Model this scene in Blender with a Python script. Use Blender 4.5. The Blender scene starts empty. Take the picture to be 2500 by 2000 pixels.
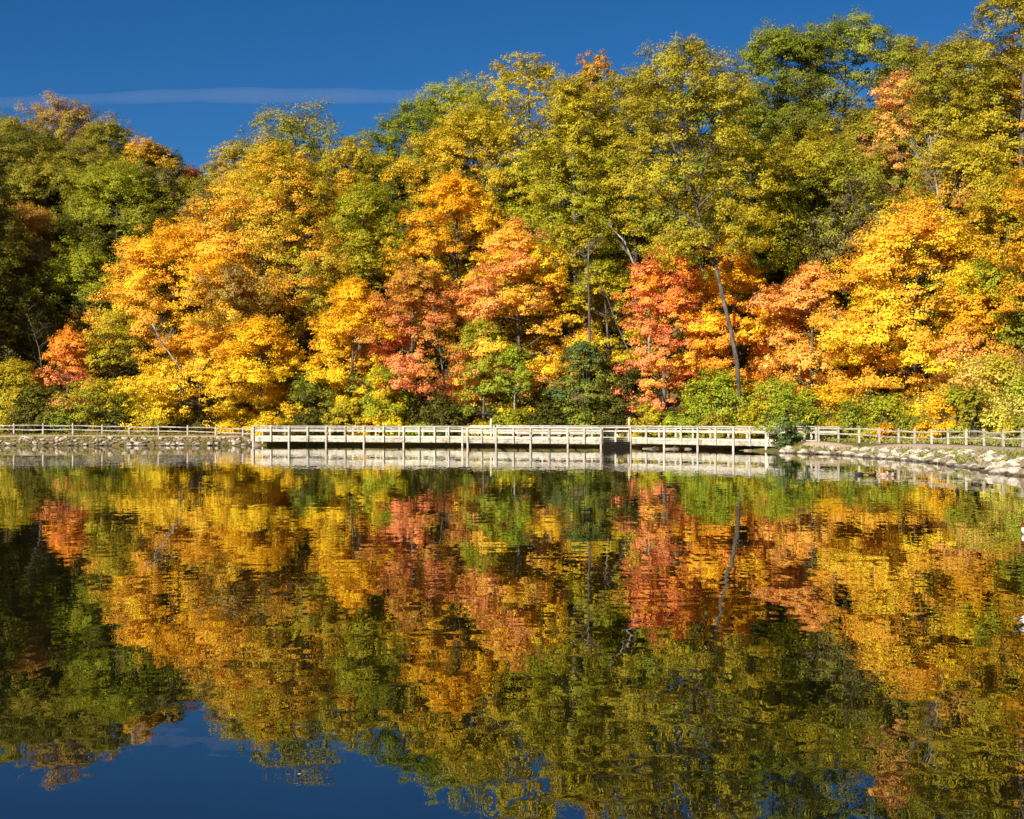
import bpy, bmesh, math, random
import numpy as np
from mathutils import Vector, Matrix

# ------------------------------------------------------------------ camera, world, sun
scn = bpy.context.scene
C = scn.collection
F = 3600.0                      # focal length in photo pixels (photo 2500 wide)
CAMZ = 2.8
YH = 1020.0                     # horizon row in the photo
cam_d = bpy.data.cameras.new('camera')
cam_d.sensor_width = 36.0
cam_d.lens = 36.0 * F / 2500.0
cam_d.shift_y = 20.0 / 2500.0
cam_d.clip_start = 0.1
cam_d.clip_end = 60000.0
cam = bpy.data.objects.new('camera', cam_d)
cam.location = (0, 0, CAMZ)
cam.rotation_euler = (math.radians(90), 0, 0)
C.objects.link(cam)
scn.camera = cam

SUN_EL = math.radians(27)
SUN_AZ = math.radians(36)       # degrees to the left of straight behind the camera
sun_dir = Vector((-math.sin(SUN_AZ) * math.cos(SUN_EL), -math.cos(SUN_AZ) * math.cos(SUN_EL), math.sin(SUN_EL)))
w = bpy.data.worlds.new('World')
scn.world = w
w.use_nodes = True
nt = w.node_tree
nt.nodes.clear()
sky = nt.nodes.new('ShaderNodeTexSky')
sky.sky_type = 'NISHITA'
sky.sun_disc = False
sky.sun_elevation = SUN_EL
sky.sun_rotation = math.atan2(sun_dir.x, sun_dir.y)
sky.altitude = 300
sky.air_density = 0.6
sky.dust_density = 0.0
sky.ozone_density = 4.2
gam = nt.nodes.new('ShaderNodeHueSaturation')
gam.inputs['Saturation'].default_value = 1.24
gam.inputs['Value'].default_value = 1.0
bg = nt.nodes.new('ShaderNodeBackground')
bg.inputs['Strength'].default_value = 0.046
wo = nt.nodes.new('ShaderNodeOutputWorld')
nt.links.new(sky.outputs[0], gam.inputs['Color'])
nt.links.new(gam.outputs[0], bg.inputs['Color'])
nt.links.new(bg.outputs[0], wo.inputs['Surface'])

sl = bpy.data.lights.new('sun', 'SUN')
sl.energy = 5.0
sl.angle = math.radians(0.5)
sl.color = (1.0, 0.90, 0.74)
so = bpy.data.objects.new('sun', sl)
so.rotation_euler = sun_dir.to_track_quat('Z', 'Y').to_euler()
so.location = (-40, -20, 60)
C.objects.link(so)

scn.view_settings.view_transform = 'Standard'
scn.view_settings.look = 'None'
scn.view_settings.exposure = 0.92
scn.view_settings.gamma = 1.0
scn.render.engine = 'CYCLES'
cy = scn.cycles
cy.max_bounces = 7
cy.diffuse_bounces = 4
cy.glossy_bounces = 3
cy.transmission_bounces = 4
cy.transparent_max_bounces = 6
cy.volume_bounces = 0
cy.caustics_reflective = False
cy.caustics_refractive = False
cy.sample_clamp_indirect = 4.0

R = np.random.default_rng(7)
random.seed(7)

# ------------------------------------------------------------------ materials
def new_mat(name):
    m = bpy.data.materials.new(name)
    m.use_nodes = True
    m.node_tree.nodes.clear()
    return m, m.node_tree

def N(t, kind, **kw):
    n = t.nodes.new(kind)
    for k, v in kw.items():
        setattr(n, k, v)
    return n

def ramp(t, stops):
    n = t.nodes.new('ShaderNodeValToRGB')
    cr = n.color_ramp
    while len(cr.elements) < len(stops):
        cr.elements.new(0.5)
    for e, (p, c) in zip(cr.elements, stops):
        e.position = p
        e.color = (c[0], c[1], c[2], 1)
    return n

def mat_rough(name, stops, scale=1.0, stretch=(1, 1, 1), rough=0.85, bump=0.3, bscale=None, detail=6, dist=0.02):
    m, t = new_mat(name)
    tc = N(t, 'ShaderNodeTexCoord')
    mp = N(t, 'ShaderNodeMapping')
    mp.inputs['Scale'].default_value = stretch
    no = N(t, 'ShaderNodeTexNoise')
    no.inputs['Scale'].default_value = scale
    no.inputs['Detail'].default_value = detail
    no.inputs['Roughness'].default_value = 0.65
    rp = ramp(t, stops)
    p = N(t, 'ShaderNodeBsdfPrincipled')
    p.inputs['Roughness'].default_value = rough
    p.inputs['Specular IOR Level'].default_value = 0.25
    b = N(t, 'ShaderNodeBump')
    b.inputs['Strength'].default_value = bump
    b.inputs['Distance'].default_value = dist
    o = N(t, 'ShaderNodeOutputMaterial')
    L = t.links.new
    L(tc.outputs['Object'], mp.inputs[0])
    L(mp.outputs[0], no.inputs['Vector'])
    L(no.outputs['Fac'], rp.inputs[0])
    L(rp.outputs[0], p.inputs['Base Color'])
    if bscale:
        n2 = N(t, 'ShaderNodeTexNoise')
        n2.inputs['Scale'].default_value = bscale
        n2.inputs['Detail'].default_value = 5
        L(mp.outputs[0], n2.inputs['Vector'])
        L(n2.outputs['Fac'], b.inputs['Height'])
    else:
        L(no.outputs['Fac'], b.inputs['Height'])
    L(b.outputs[0], p.inputs['Normal'])
    L(p.outputs[0], o.inputs[0])
    return m

def mat_attr_leaf(name, trans=0.3, gloss=0.04):
    m, t = new_mat(name)
    a = N(t, 'ShaderNodeAttribute')
    a.attribute_name = 'leaf_color'
    d = N(t, 'ShaderNodeBsdfDiffuse')
    tr = N(t, 'ShaderNodeBsdfTranslucent')
    g = N(t, 'ShaderNodeBsdfGlossy')
    g.inputs['Roughness'].default_value = 0.45
    g.inputs['Color'].default_value = (1, 1, 1, 1)
    mx = N(t, 'ShaderNodeMixShader')
    mx.inputs[0].default_value = trans
    mg = N(t, 'ShaderNodeMixShader')
    mg.inputs[0].default_value = gloss
    o = N(t, 'ShaderNodeOutputMaterial')
    L = t.links.new
    L(a.outputs['Color'], d.inputs['Color'])
    L(a.outputs['Color'], tr.inputs['Color'])
    L(d.outputs[0], mx.inputs[1])
    L(tr.outputs[0], mx.inputs[2])
    L(mx.outputs[0], mg.inputs[1])
    L(g.outputs[0], mg.inputs[2])
    L(mg.outputs[0], o.inputs[0])
    return m

M = {}
M['leaf'] = mat_attr_leaf('leaf', 0.36, 0.006)
M['bark_grey'] = mat_rough('grey_bark', [(0.35, (0.035, 0.03, 0.025)), (0.72, (0.19, 0.165, 0.135))], 2.5, (1, 1, .35), .95, .6, 14)
M['bark_dark'] = mat_rough('dark_bark', [(0.3, (0.025, 0.02, 0.016)), (0.7, (0.10, 0.08, 0.06))], 2.5, (1, 1, .35), .95, .6, 14)
M['bark_pale'] = mat_rough('pale_bark', [(0.38, (0.08, 0.07, 0.06)), (0.6, (0.34, 0.31, 0.27))], 3, (1, 1, .6), .9, .4, 14)
M['wood'] = mat_rough('weathered_pale_timber', [(0.28, (0.26, 0.23, 0.18)), (0.46, (0.50, 0.46, 0.39)), (0.75, (0.66, 0.62, 0.54))], 2.2, (1, 1, 4), .85, .35, 25)
M['wood_stain'] = mat_rough('stained_deck_timber', [(0.34, (0.17, 0.15, 0.10)), (0.48, (0.44, 0.41, 0.32)), (0.72, (0.60, 0.56, 0.45))], 2.6, (1, 1, 3), .88, .35, 25)
M['rail'] = mat_rough('split_cedar_rail', [(0.3, (0.20, 0.17, 0.14)), (0.5, (0.42, 0.38, 0.34)), (0.78, (0.58, 0.54, 0.50))], 3.0, (1, 1, 1), .9, .5, 22)
M['bench_wood'] = mat_rough('brown_bench_timber', [(0.3, (0.16, 0.11, 0.08)), (0.7, (0.40, 0.31, 0.25))], 4, (1, 1, 3), .85, .3, 20)
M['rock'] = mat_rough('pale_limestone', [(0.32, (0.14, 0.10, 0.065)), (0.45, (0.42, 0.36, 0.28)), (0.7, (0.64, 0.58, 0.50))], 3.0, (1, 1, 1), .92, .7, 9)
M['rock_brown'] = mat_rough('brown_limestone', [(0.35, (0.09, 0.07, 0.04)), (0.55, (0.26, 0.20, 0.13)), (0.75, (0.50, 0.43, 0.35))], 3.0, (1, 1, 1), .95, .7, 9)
M['path'] = mat_rough('dusty_path', [(0.35, (0.33, 0.24, 0.18)), (0.65, (0.45, 0.35, 0.27))], 1.2, (1, 1, 1), .97, .2, 12)
M['ground'] = mat_rough('leafy_ground', [(0.3, (0.05, 0.045, 0.018)), (0.48, (0.12, 0.11, 0.03)), (0.62, (0.20, 0.14, 0.05)), (0.8, (0.28, 0.17, 0.06))], 0.9, (1, 1, 1), .97, .6, 6, 8, .08)
M['dark'] = mat_rough('dark_paint', [(0.3, (0.02, 0.02, 0.02)), (0.7, (0.05, 0.045, 0.04))], 3, (1, 1, 1), .6, .1)
M['log'] = mat_rough('driftwood', [(0.3, (0.12, 0.09, 0.06)), (0.7, (0.42, 0.34, 0.25))], 3, (1, 1, 1), .95, .5, 15)

for mn in ('rock', 'rock_brown'):
    t = M[mn].node_tree
    pr_ = [n for n in t.nodes if n.type == 'BSDF_PRINCIPLED'][0]
    rp_ = [n for n in t.nodes if n.type == 'VALTORGB'][0]
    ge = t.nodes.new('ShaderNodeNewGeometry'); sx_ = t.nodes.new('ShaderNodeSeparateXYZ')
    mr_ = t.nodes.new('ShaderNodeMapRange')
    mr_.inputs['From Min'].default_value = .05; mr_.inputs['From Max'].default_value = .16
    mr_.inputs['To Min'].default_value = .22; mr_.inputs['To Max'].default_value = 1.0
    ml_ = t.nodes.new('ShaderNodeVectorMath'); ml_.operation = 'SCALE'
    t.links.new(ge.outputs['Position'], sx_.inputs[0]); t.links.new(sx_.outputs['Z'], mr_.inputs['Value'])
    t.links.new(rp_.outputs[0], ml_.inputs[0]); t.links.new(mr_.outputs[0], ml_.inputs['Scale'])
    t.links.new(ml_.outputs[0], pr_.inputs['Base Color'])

for mn in ('wood', 'wood_stain', 'rail'):
    t = M[mn].node_tree
    pr_ = [n for n in t.nodes if n.type == 'BSDF_PRINCIPLED'][0]
    rp_ = [n for n in t.nodes if n.type == 'VALTORGB'][0]
    oi = t.nodes.new('ShaderNodeObjectInfo')
    mr_ = t.nodes.new('ShaderNodeMapRange')
    mr_.inputs['To Min'].default_value = .82; mr_.inputs['To Max'].default_value = 1.18
    # blotches of grey weathering and dark drips
    tc_ = t.nodes.new('ShaderNodeTexCoord'); nb = t.nodes.new('ShaderNodeTexNoise'); nb.inputs['Scale'].default_value = 1.1; nb.inputs['Detail'].default_value = 8
    nb.inputs['Roughness'].default_value = .75
    rb = ramp(t, [(.34, (.42, .41, .38)), (.48, (1, 1, 1))])
    mm = t.nodes.new('ShaderNodeVectorMath'); mm.operation = 'MULTIPLY'
    ml_ = t.nodes.new('ShaderNodeVectorMath'); ml_.operation = 'SCALE'
    t.links.new(tc_.outputs['Object'], nb.inputs['Vector']); t.links.new(nb.outputs['Fac'], rb.inputs[0])
    t.links.new(oi.outputs['Random'], mr_.inputs['Value'])
    t.links.new(rp_.outputs[0], mm.inputs[0]); t.links.new(rb.outputs[0], mm.inputs[1])
    t.links.new(mm.outputs[0], ml_.inputs[0]); t.links.new(mr_.outputs[0], ml_.inputs['Scale'])
    t.links.new(ml_.outputs[0], pr_.inputs['Base Color'])

def mat_solid(name, c, rough=.6):
    return mat_rough(name, [(0.3, [v * .75 for v in c]), (0.7, c)], 18, (1, 1, 1), rough, .15, 40, 3, .004)

# ------------------------------------------------------------------ object helpers
def tag(o, label=None, cat=None, group=None, kind=None):
    if label: o['label'] = label
    if cat: o['category'] = cat
    if group: o['group'] = group
    if kind: o['kind'] = kind
    return o

def empty(name, loc=(0, 0, 0), rz=0.0):
    o = bpy.data.objects.new(name, None)
    o.empty_display_size = 0.5
    o.location = loc
    o.rotation_euler = (0, 0, rz)
    C.objects.link(o)
    return o

def link(name, me, mat=None, parent=None, loc=(0, 0, 0)):
    o = bpy.data.objects.new(name, me)
    if mat is not None and not me.materials:
        me.materials.append(mat)
    o.location = loc
    C.objects.link(o)
    if parent is not None:
        o.parent = parent
    return o

class MB:
    """collects verts and polygons for one mesh"""
    def __init__(s):
        s.v = []; s.f = []
    def add(s, vs, fs):
        b = len(s.v)
        s.v += [tuple(v) for v in vs]
        s.f += [tuple(i + b for i in f) for f in fs]
    def beam(s, p, q, wd, ht, bev=0.0):
        """box along p-q, wd horizontal thickness, ht vertical thickness"""
        p = Vector(p); q = Vector(q)
        d = (q - p).normalized()
        up = Vector((0, 0, 1)) if abs(d.z) < .9 else Vector((0, 1, 0))
        sd = d.cross(up).normalized() * wd / 2
        up = sd.cross(d).normalized() * ht / 2
        c = min(wd, ht) * .12
        prof = []
        for (a, b) in ((-1, -1), (1, -1), (1, 1), (-1, 1)):
            u = sd * a; v_ = up * b
            u1 = sd * a * (1 - 2 * c / wd); v1 = up * b * (1 - 2 * c / ht)
            if a * b > 0: prof += [u + v1, u1 + v_] if b > 0 or a > 0 else [u + v1, u1 + v_]
            else: prof += [u1 + v_, u + v1]
        # order around centre
        prof.sort(key=lambda r: math.atan2(r.dot(up.normalized()), r.dot(sd.normalized())))
        n = len(prof)
        vs = [p + r for r in prof] + [q + r for r in prof]
        fs = [tuple(range(n))[::-1], tuple(range(n, 2 * n))]
        fs += [(i, (i + 1) % n, n + (i + 1) % n, n + i) for i in range(n)]
        s.add(vs, fs)
    def tube(s, pts, rad, k=6, cap=True):
        pts = [Vector(p) for p in pts]
        n = len(pts)
        base = len(s.v)
        for i, p in enumerate(pts):
            d = (pts[min(i + 1, n - 1)] - pts[max(i - 1, 0)]).normalized()
            a = d.cross(Vector((0.13, 1, 0.07))).normalized()
            b = d.cross(a).normalized()
            r = rad[i]
            for j in range(k):
                t_ = 2 * math.pi * j / k
                s.v.append(tuple(p + a * (r * math.cos(t_)) + b * (r * math.sin(t_))))
        for i in range(n - 1):
            for j in range(k):
                a_ = base + i * k + j; b_ = base + i * k + (j + 1) % k
                s.f.append((a_, b_, b_ + k, a_ + k))
        if cap:
            s.f.append(tuple(base + j for j in range(k))[::-1])
            s.f.append(tuple(base + (n - 1) * k + j for j in range(k)))
    def build(s, name, mat, parent=None, smooth=False, off=None):
        me = bpy.data.meshes.new(name)
        if off is not None:
            vv = [(v[0] - off[0], v[1] - off[1], v[2] - off[2]) for v in s.v]
        else:
            vv = s.v
        me.from_pydata(vv, [], s.f)
        if smooth:
            me.polygons.foreach_set('use_smooth', [True] * len(me.polygons))
        me.update()
        return link(name, me, mat, parent)

def px(x, y, D):
    """photo pixel at depth D -> world point"""
    return Vector(((x - 1250.0) * D / F, D, CAMZ + (YH - y) * D / F))

# ------------------------------------------------------------------ terrain
SHORE = np.array([(-500, 158), (-90, 150), (-60, 147.6), (-40, 147.2), (-26.6, 147.6), (-25.0, 150.0), (-4.8, 145.2), (10.9, 139.4),
                  (18.0, 130.5), (21.0, 122.5), (20.9, 118.0), (21.8, 115.9), (24.6, 110.5), (25.2, 100.8), (26.1, 94),
                  (25.6, 83.3), (24.2, 72), (24.4, 62), (28, 48), (36, 30), (44, 5), (50, -60)], float)

def shore_dist(P):
    """signed distance, positive on land"""
    P = np.atleast_2d(P)
    best = np.full(len(P), 1e9); sign = np.ones(len(P))
    for a, b in zip(SHORE[:-1], SHORE[1:]):
        ab = b - a
        t = np.clip(((P - a) @ ab) / (ab @ ab), 0, 1)
        q = a + t[:, None] * ab
        dd = np.hypot(*(P - q).T)
        cr = ab[0] * (P[:, 1] - a[1]) - ab[1] * (P[:, 0] - a[0])
        m = dd < best - 1e-9
        best[m] = dd[m]; sign[m] = np.sign(cr[m])
    return best * sign

def snoise(x, y, s=0.0):
    return (np.sin(x * .31 + 1.3 * s + 1.7 * np.sin(y * .17 + s)) + np.sin(y * .27 - s + 1.3 * np.sin(x * .23 + 2 * s)) +
            .6 * np.sin(x * .71 + y * .53 + s) + .5 * np.sin(x * 1.3 - y * 1.1 + 3 * s)) / 3.1

def ground_z(x, y):
    x = np.atleast_1d(np.asarray(x, float)); y = np.atleast_1d(np.asarray(y, float))
    d = shore_dist(np.stack([x, y], 1))
    z = np.interp(d, [-30, -6, 0, 2.3, 3.0, 7, 11, 18, 60, 75, 140], [-3, -1.5, -.06, .86, .93, 1.0, 1.8, 5.5, 30, 34, 36])
    H = np.interp(x, [-70, -45, -33, -20, 0, 60], [.92, .8, .62, .78, 1.0, 1.08])
    z = np.where(z > 1.0, 1.0 + (z - 1.0) * H, z)
    z = z + np.where(d > 7, .35, .05) * snoise(x, y, 1.0) * np.clip((d + 2) / 4, 0, 1)
    # near bank by the camera
    near = np.interp(y, [-40, 0, 3.0, 6.0], [1.6, 1.2, .35, -2.5])
    return np.maximum(z, near)

def gz(x, y):
    return float(ground_z(x, y)[0])

def axis(parts):
    out = []
    for a, b, st in parts:
        out += list(np.arange(a, b, st))
    return np.array(out + [parts[-1][1]])
gx = axis([(-600, -90, 30), (-90, -60, 3), (-60, 60, .8), (60, 120, 4), (120, 600, 40)])
gy = axis([(-60, -6, 6), (-6, 10, 1), (10, 60, 5), (60, 165, .8), (165, 240, 4), (240, 700, 40)])
XX, YY = np.meshgrid(gx, gy)
ZZ = ground_z(XX.ravel(), YY.ravel())
nx, ny = len(gx), len(gy)
me = bpy.data.meshes.new('ground')
me.vertices.add(nx * ny)
me.vertices.foreach_set('co', np.stack([XX.ravel(), YY.ravel(), ZZ], 1).ravel())
ii = (np.arange(ny - 1)[:, None] * nx + np.arange(nx - 1)[None, :]).ravel()
quads = np.stack([ii, ii + 1, ii + 1 + nx, ii + nx], 1)
me.loops.add(quads.size); me.loops.foreach_set('vertex_index', quads.ravel().astype(np.int32))
me.polygons.add(len(quads)); me.polygons.foreach_set('loop_start', np.arange(0, quads.size, 4, dtype=np.int32))
me.polygons.foreach_set('loop_total', np.full(len(quads), 4, np.int32))
me.polygons.foreach_set('use_smooth', np.ones(len(quads), bool))
me.update(calc_edges=True)
tag(link('ground', me, M['ground']), kind='structure')

# ------------------------------------------------------------------ water
def water_material():
    m, t = new_mat('lake_water')
    L = t.links.new
    tc = N(t, 'ShaderNodeTexCoord')
    def layer(sx, sy, det, rough=.5, dist=0.0):
        mp = N(t, 'ShaderNodeMapping'); mp.inputs['Scale'].default_value = (sx, sy, 1)
        n = N(t, 'ShaderNodeTexNoise'); n.inputs['Scale'].default_value = 1.0
        n.inputs['Detail'].default_value = det; n.inputs['Roughness'].default_value = rough
        n.inputs['Distortion'].default_value = dist
        L(tc.outputs['Object'], mp.inputs[0]); L(mp.outputs[0], n.inputs['Vector'])
        s = N(t, 'ShaderNodeVectorMath', operation='SUBTRACT'); s.inputs[1].default_value = (.5, .5, .5)
        L(n.outputs['Color'], s.inputs[0])
        return s.outputs[0]
    def scale(v, k):
        n = N(t, 'ShaderNodeVectorMath', operation='SCALE'); L(v, n.inputs[0])
        if isinstance(k, float): n.inputs['Scale'].default_value = k
        else: L(k, n.inputs['Scale'])
        return n.outputs[0]
    def addv(a, b):
        n = N(t, 'ShaderNodeVectorMath', operation='ADD'); L(a, n.inputs[0]); L(b, n.inputs[1]); return n.outputs[0]
    # calm patches: large soft noise modulates the fine ripples
    mpp = N(t, 'ShaderNodeMapping'); mpp.inputs['Scale'].default_value = (.035, .06, 1)
    pn = N(t, 'ShaderNodeTexNoise'); pn.inputs['Scale'].default_value = 1.0; pn.inputs['Detail'].default_value = 3
    L(tc.outputs['Object'], mpp.inputs[0]); L(mpp.outputs[0], pn.inputs['Vector'])
    mr = N(t, 'ShaderNodeMapRange'); mr.inputs['From Min'].default_value = .35; mr.inputs['From Max'].default_value = .65
    mr.inputs['To Min'].default_value = .5; mr.inputs['To Max'].default_value = 1.2
    L(pn.outputs['Fac'], mr.inputs['Value'])
    fine = scale(layer(7.0, 1.1, 1.0, .5), .011)
    mid = scale(layer(1.1, 2.6, 2.0, .5, .2), .017)
    big = scale(layer(.25, .5, 2.0), .006)
    v = addv(scale(addv(fine, mid), mr.outputs[0]), big)
    mul = N(t, 'ShaderNodeVectorMath', operation='MULTIPLY'); mul.inputs[1].default_value = (1, 1, 0); L(v, mul.inputs[0])
    up = N(t, 'ShaderNodeVectorMath', operation='ADD'); up.inputs[1].default_value = (0, 0, 1); L(mul.outputs[0], up.inputs[0])
    nn = N(t, 'ShaderNodeVectorMath', operation='NORMALIZE'); L(up.outputs[0], nn.inputs[0])
    dif = N(t, 'ShaderNodeBsdfDiffuse'); dif.inputs['Color'].default_value = (0.006, 0.007, 0.002, 1)
    gl = N(t, 'ShaderNodeBsdfGlossy'); gl.inputs['Roughness'].default_value = 0.0
    gl.inputs['Color'].default_value = (1, 1, 1, 1)
    fr = N(t, 'ShaderNodeFresnel'); fr.inputs['IOR'].default_value = 2.1
    mx = N(t, 'ShaderNodeMixShader')
    o = N(t, 'ShaderNodeOutputMaterial')
    L(nn.outputs[0], gl.inputs['Normal']); L(nn.outputs[0], fr.inputs['Normal'])
    L(fr.outputs[0], mx.inputs[0]); L(dif.outputs[0], mx.inputs[1]); L(gl.outputs[0], mx.inputs[2])
    L(mx.outputs[0], o.inputs[0])
    return m
M['water'] = water_material()
wb = MB()
wb.add([(-600, -60, 0), (300, -60, 0), (300, 400, 0), (-600, 400, 0)], [(0, 1, 2, 3)])
tag(wb.build('water', M['water']), kind='structure')

# ------------------------------------------------------------------ path
def ribbon(pts, widths, name):
    mb = MB(); vs = []
    P = [Vector((p[0], p[1], 0)) for p in pts]
    Q = []
    for a, b in zip(P[:-1], P[1:]):
        n = max(1, int((b - a).length / .7))
        Q += [a.lerp(b, i / n) for i in range(n)]
    Q.append(P[-1])
    for i, p in enumerate(Q):
        d = (Q[min(i + 1, len(Q) - 1)] - Q[max(i - 1, 0)]).normalized()
        s_ = Vector((-d.y, d.x, 0))
        t_ = i / (len(Q) - 1)
        wd = np.interp(t_, np.linspace(0, 1, len(widths)), widths) * (1 + .06 * math.sin(i * 1.7))
        for k in range(5):
            q = p + s_ * wd * (k / 4 - .5)
            vs.append((q.x, q.y, gz(q.x, q.y) + (.05 if 0 < k < 4 else -.03)))
    n = len(Q)
    fs = [(i * 5 + k, i * 5 + k + 1, i * 5 + k + 6, i * 5 + k + 5) for i in range(n - 1) for k in range(4)]
    mb.add(vs, fs)
    return tag(mb.build(name, M['path'], smooth=True), kind='structure')
ribbon([(-95, 153.0), (-60, 150.8), (-40, 150.4), (-27.5, 150.3), (-25.6, 149.0)], [2.2, 2.0, 1.8, 1.7, 1.4], 'path')
ribbon([(23.6, 117.6), (24.7, 114.2), (26.2, 108), (28.1, 100), (29.3, 92), (30.0, 84), (31, 72), (33, 60)], [1.3, 1.5, 2.0, 3.0, 4.0, 4.2, 4.2, 4.0], 'path')

# ------------------------------------------------------------------ boardwalk
def front(x, D):
    return Vector(((x - 1250) * D / F, D))
def lineD(x, a, b):
    """depth at which pixel column x meets ground segment a-b"""
    k = (x - 1250) / F
    # X = k*D ; a + t(b-a)
    dx, dy = b[0] - a[0], b[1] - a[1]
    t = (k * a[1] - a[0]) / (dx - k * dy)
    return a[1] + t * dy
P0 = (-26.0, 148.0); P1 = (-4.8, 142.4); P2 = (10.9, 136.4); P3 = (21.2, 123.2); P4 = (24.4, 117.9)
F1 = (-4.15, 138.8); F2 = (8.05, 133.6)
def on(x, a, b):
    D = lineD(x, a, b)
    return Vector(((x - 1250) * D / F, D))

bw = empty('boardwalk', (0, 139, 0))
tag(bw, 'long pale weathered timber boardwalk with board railings along the far shore', 'boardwalk')
OFF = (0, 139, 0)
def bpart(mb, name, mat):
    return mb.build(name, mat, bw, off=OFF)
def perp(a, b):
    d = (Vector(b) - Vector(a)).normalized()
    n = Vector((-d.y, d.x))          # pointing to the far side for left->right segments
    return n
PW = .165
def railing(pts, zc, longs, inset, ztoe=True, fascia=True):
    """pts: 2D points of posts (camera side face line); zc: cap top height; longs: booleans"""
    for p, lg in zip(pts, longs):
        mb = MB()
        z0 = -.6 if lg else .40
        mb.beam((p.x, p.y, z0), (p.x, p.y, zc - .062), PW, PW)
        bpart(mb, 'post', M['wood'])
    i = 0
    n = len(pts)
    while i < n - 1:
        j = min(i + 2, n - 1)
        a, b = pts[i], pts[j]
        # split if the line bends
        if (pts[i + 1] - a).normalized().dot((b - a).normalized()) < .9995:
            j = i + 1; b = pts[j]
        d = (b - a).normalized()
        nn = Vector((-d.y, d.x)) * inset
        ja, jb = a + nn * (PW / 2 + .05), b + nn * (PW / 2 + .05)
        dz = lambda: random.uniform(-.008, .008)
        g = d * .006
        def board(z0, z1, th, mat, name, extra=0.0):
            mb = MB()
            o_ = nn * extra
            k1 = dz()
            mb.beam((ja.x + g.x + o_.x, ja.y + g.y + o_.y, (z0 + z1) / 2 + dz() * .6), (jb.x - g.x + o_.x, jb.y - g.y + o_.y, (z0 + z1) / 2 + k1 * .6), th, z1 - z0)
            bpart(mb, name, mat)
        mb = MB(); ca = a + nn * .03; cb = b + nn * .03
        mb.beam((ca.x + g.x, ca.y + g.y, zc - .03), (cb.x - g.x, cb.y - g.y, zc - .03 + dz() * .4), .24, .055)
        bpart(mb, 'cap_rail', M['wood'])
        board(zc - .24, zc - .11, .042, M['wood'], 'rail')
        board(zc - .57, zc - .38, .042, M['wood'], 'rail')
        if ztoe: board(.80, .99, .042, M['wood'], 'toe_board')
        if fascia: board(.41, .755, .05, M['wood_stain'], 'fascia')
        i = j
ZM = 1.99; ZP = 1.875
# front railing, left section
xl = [617.8, 661, 705, 751, 796, 842, 888, 936, 985, 1023, 1061, 1095, 1128.6]
ll = [1, 0, 1, 0, 1, 0, 1, 0, 1, 0, 0, 0, 1]
railing([on(x, P0, P1) for x in xl], ZM, ll, 1)
# platform
xp = [1141.5, 1175.7, 1210.8, 1253, 1295, 1340, 1386, 1426, 1467]
railing([on(x, F1, F2) for x in xp], ZP, [1, 0, 1, 0, 1, 0, 1, 0, 1], 1)
railing([Vector(P1) + Vector((.05, -.18)), Vector(F1) + Vector((-.1, .16))], ZP, [0, 0], 1)
railing([Vector(F2) + Vector((.12, .13)), (Vector(F2) + Vector(P2)) / 2, Vector(P2) + Vector((-.12, -.13))], ZP, [0, 0, 0], 1)
# boarded skirt that closes the shaded return down to the water
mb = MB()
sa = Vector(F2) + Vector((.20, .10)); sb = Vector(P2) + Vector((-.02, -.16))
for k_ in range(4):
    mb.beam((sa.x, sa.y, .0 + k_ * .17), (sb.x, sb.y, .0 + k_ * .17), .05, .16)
M['shade_wood'] = mat_rough('shade_dark_timber', [(0.3, (0.018, 0.014, 0.008)), (0.7, (0.06, 0.048, 0.03))], 3, (1, 1, 3), .85, .3, 20)  # shade of the return is painted into this timber colour
bpart(mb, 'skirt_boards', M['shade_wood'])
# right section
xr = [1539, 1577, 1621, 1662, 1703, 1746, 1790, 1830, 1870]
railing([on(x, P2, P3) for x in xr], ZM + .06, [1, 0, 1, 0, 1, 0, 1, 0, 1], 1)
railing([Vector(P3) + (Vector(P4) - Vector(P3)) * t for t in (.04, .26, .52, .76, .98)], ZM + .12, [0, 0, 1, 0, 0], 1)
# back railing follows the main line 2.3 m behind
WD = 2.3
def offs(a, b, k):
    return perp(a, b) * k
nA = offs(P0, P1, WD); nB = offs(P1, P2, WD); nC = offs(P2, P3, WD); nD = offs(P3, P4, WD)
B0 = Vector(P0) + nA; B1 = Vector(P1) + (nA + nB) / 2; B2 = Vector(P2) + (nB + nC) / 2 * 1.03; B3 = Vector(P3) + (nC + nD) / 2; B4 = Vector(P4) + nD
def div(a, b, n):
    return [a.lerp(b, i / n) for i in range(n + 1)]
railing(div(B0, B1, 9), ZM, [i % 2 == 0 for i in range(10)], -1, fascia=False)
railing(div(B1, B2, 7), ZM + .06, [i % 2 == 0 for i in range(8)], -1, fascia=False)
railing(div(B2, B3, 8), ZM + .06, [i % 2 == 0 for i in range(9)], -1, fascia=False)
railing(div(B3, B4, 2), ZM + .12, [0, 0, 0], -1, fascia=False)
# deck boards: planks laid across the walk, one mesh with the gaps between the planks
def decking(a, b, c, d, zt=.775):
    """quad a-b front, d-c back; planks run a->d"""
    a, b, c, d = map(Vector, (a, b, c, d))
    mb = MB()
    n = int((b - a).length / .15)
    for i in range(n):
        t0 = (i + .04) / n; t1 = (i + .96) / n
        q = [a.lerp(b, t0), a.lerp(b, t1), d.lerp(c, t1), d.lerp(c, t0)]
        z = zt + random.uniform(-.003, .003)
        vs = [(p.x, p.y, z - .04) for p in q] + [(p.x, p.y, z) for p in q]
        mb.add(vs, [(3, 2, 1, 0), (4, 5, 6, 7), (0, 1, 5, 4), (1, 2, 6, 5), (2, 3, 7, 6), (3, 0, 4, 7)])
    bpart(mb, 'deck_planks', M['wood_stain'])
e1 = perp(P0, P1) * .14; e2 = perp(P2, P3) * .14; e3 = perp(F1, F2) * .14; e4 = perp(P3, P4) * .14
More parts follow.
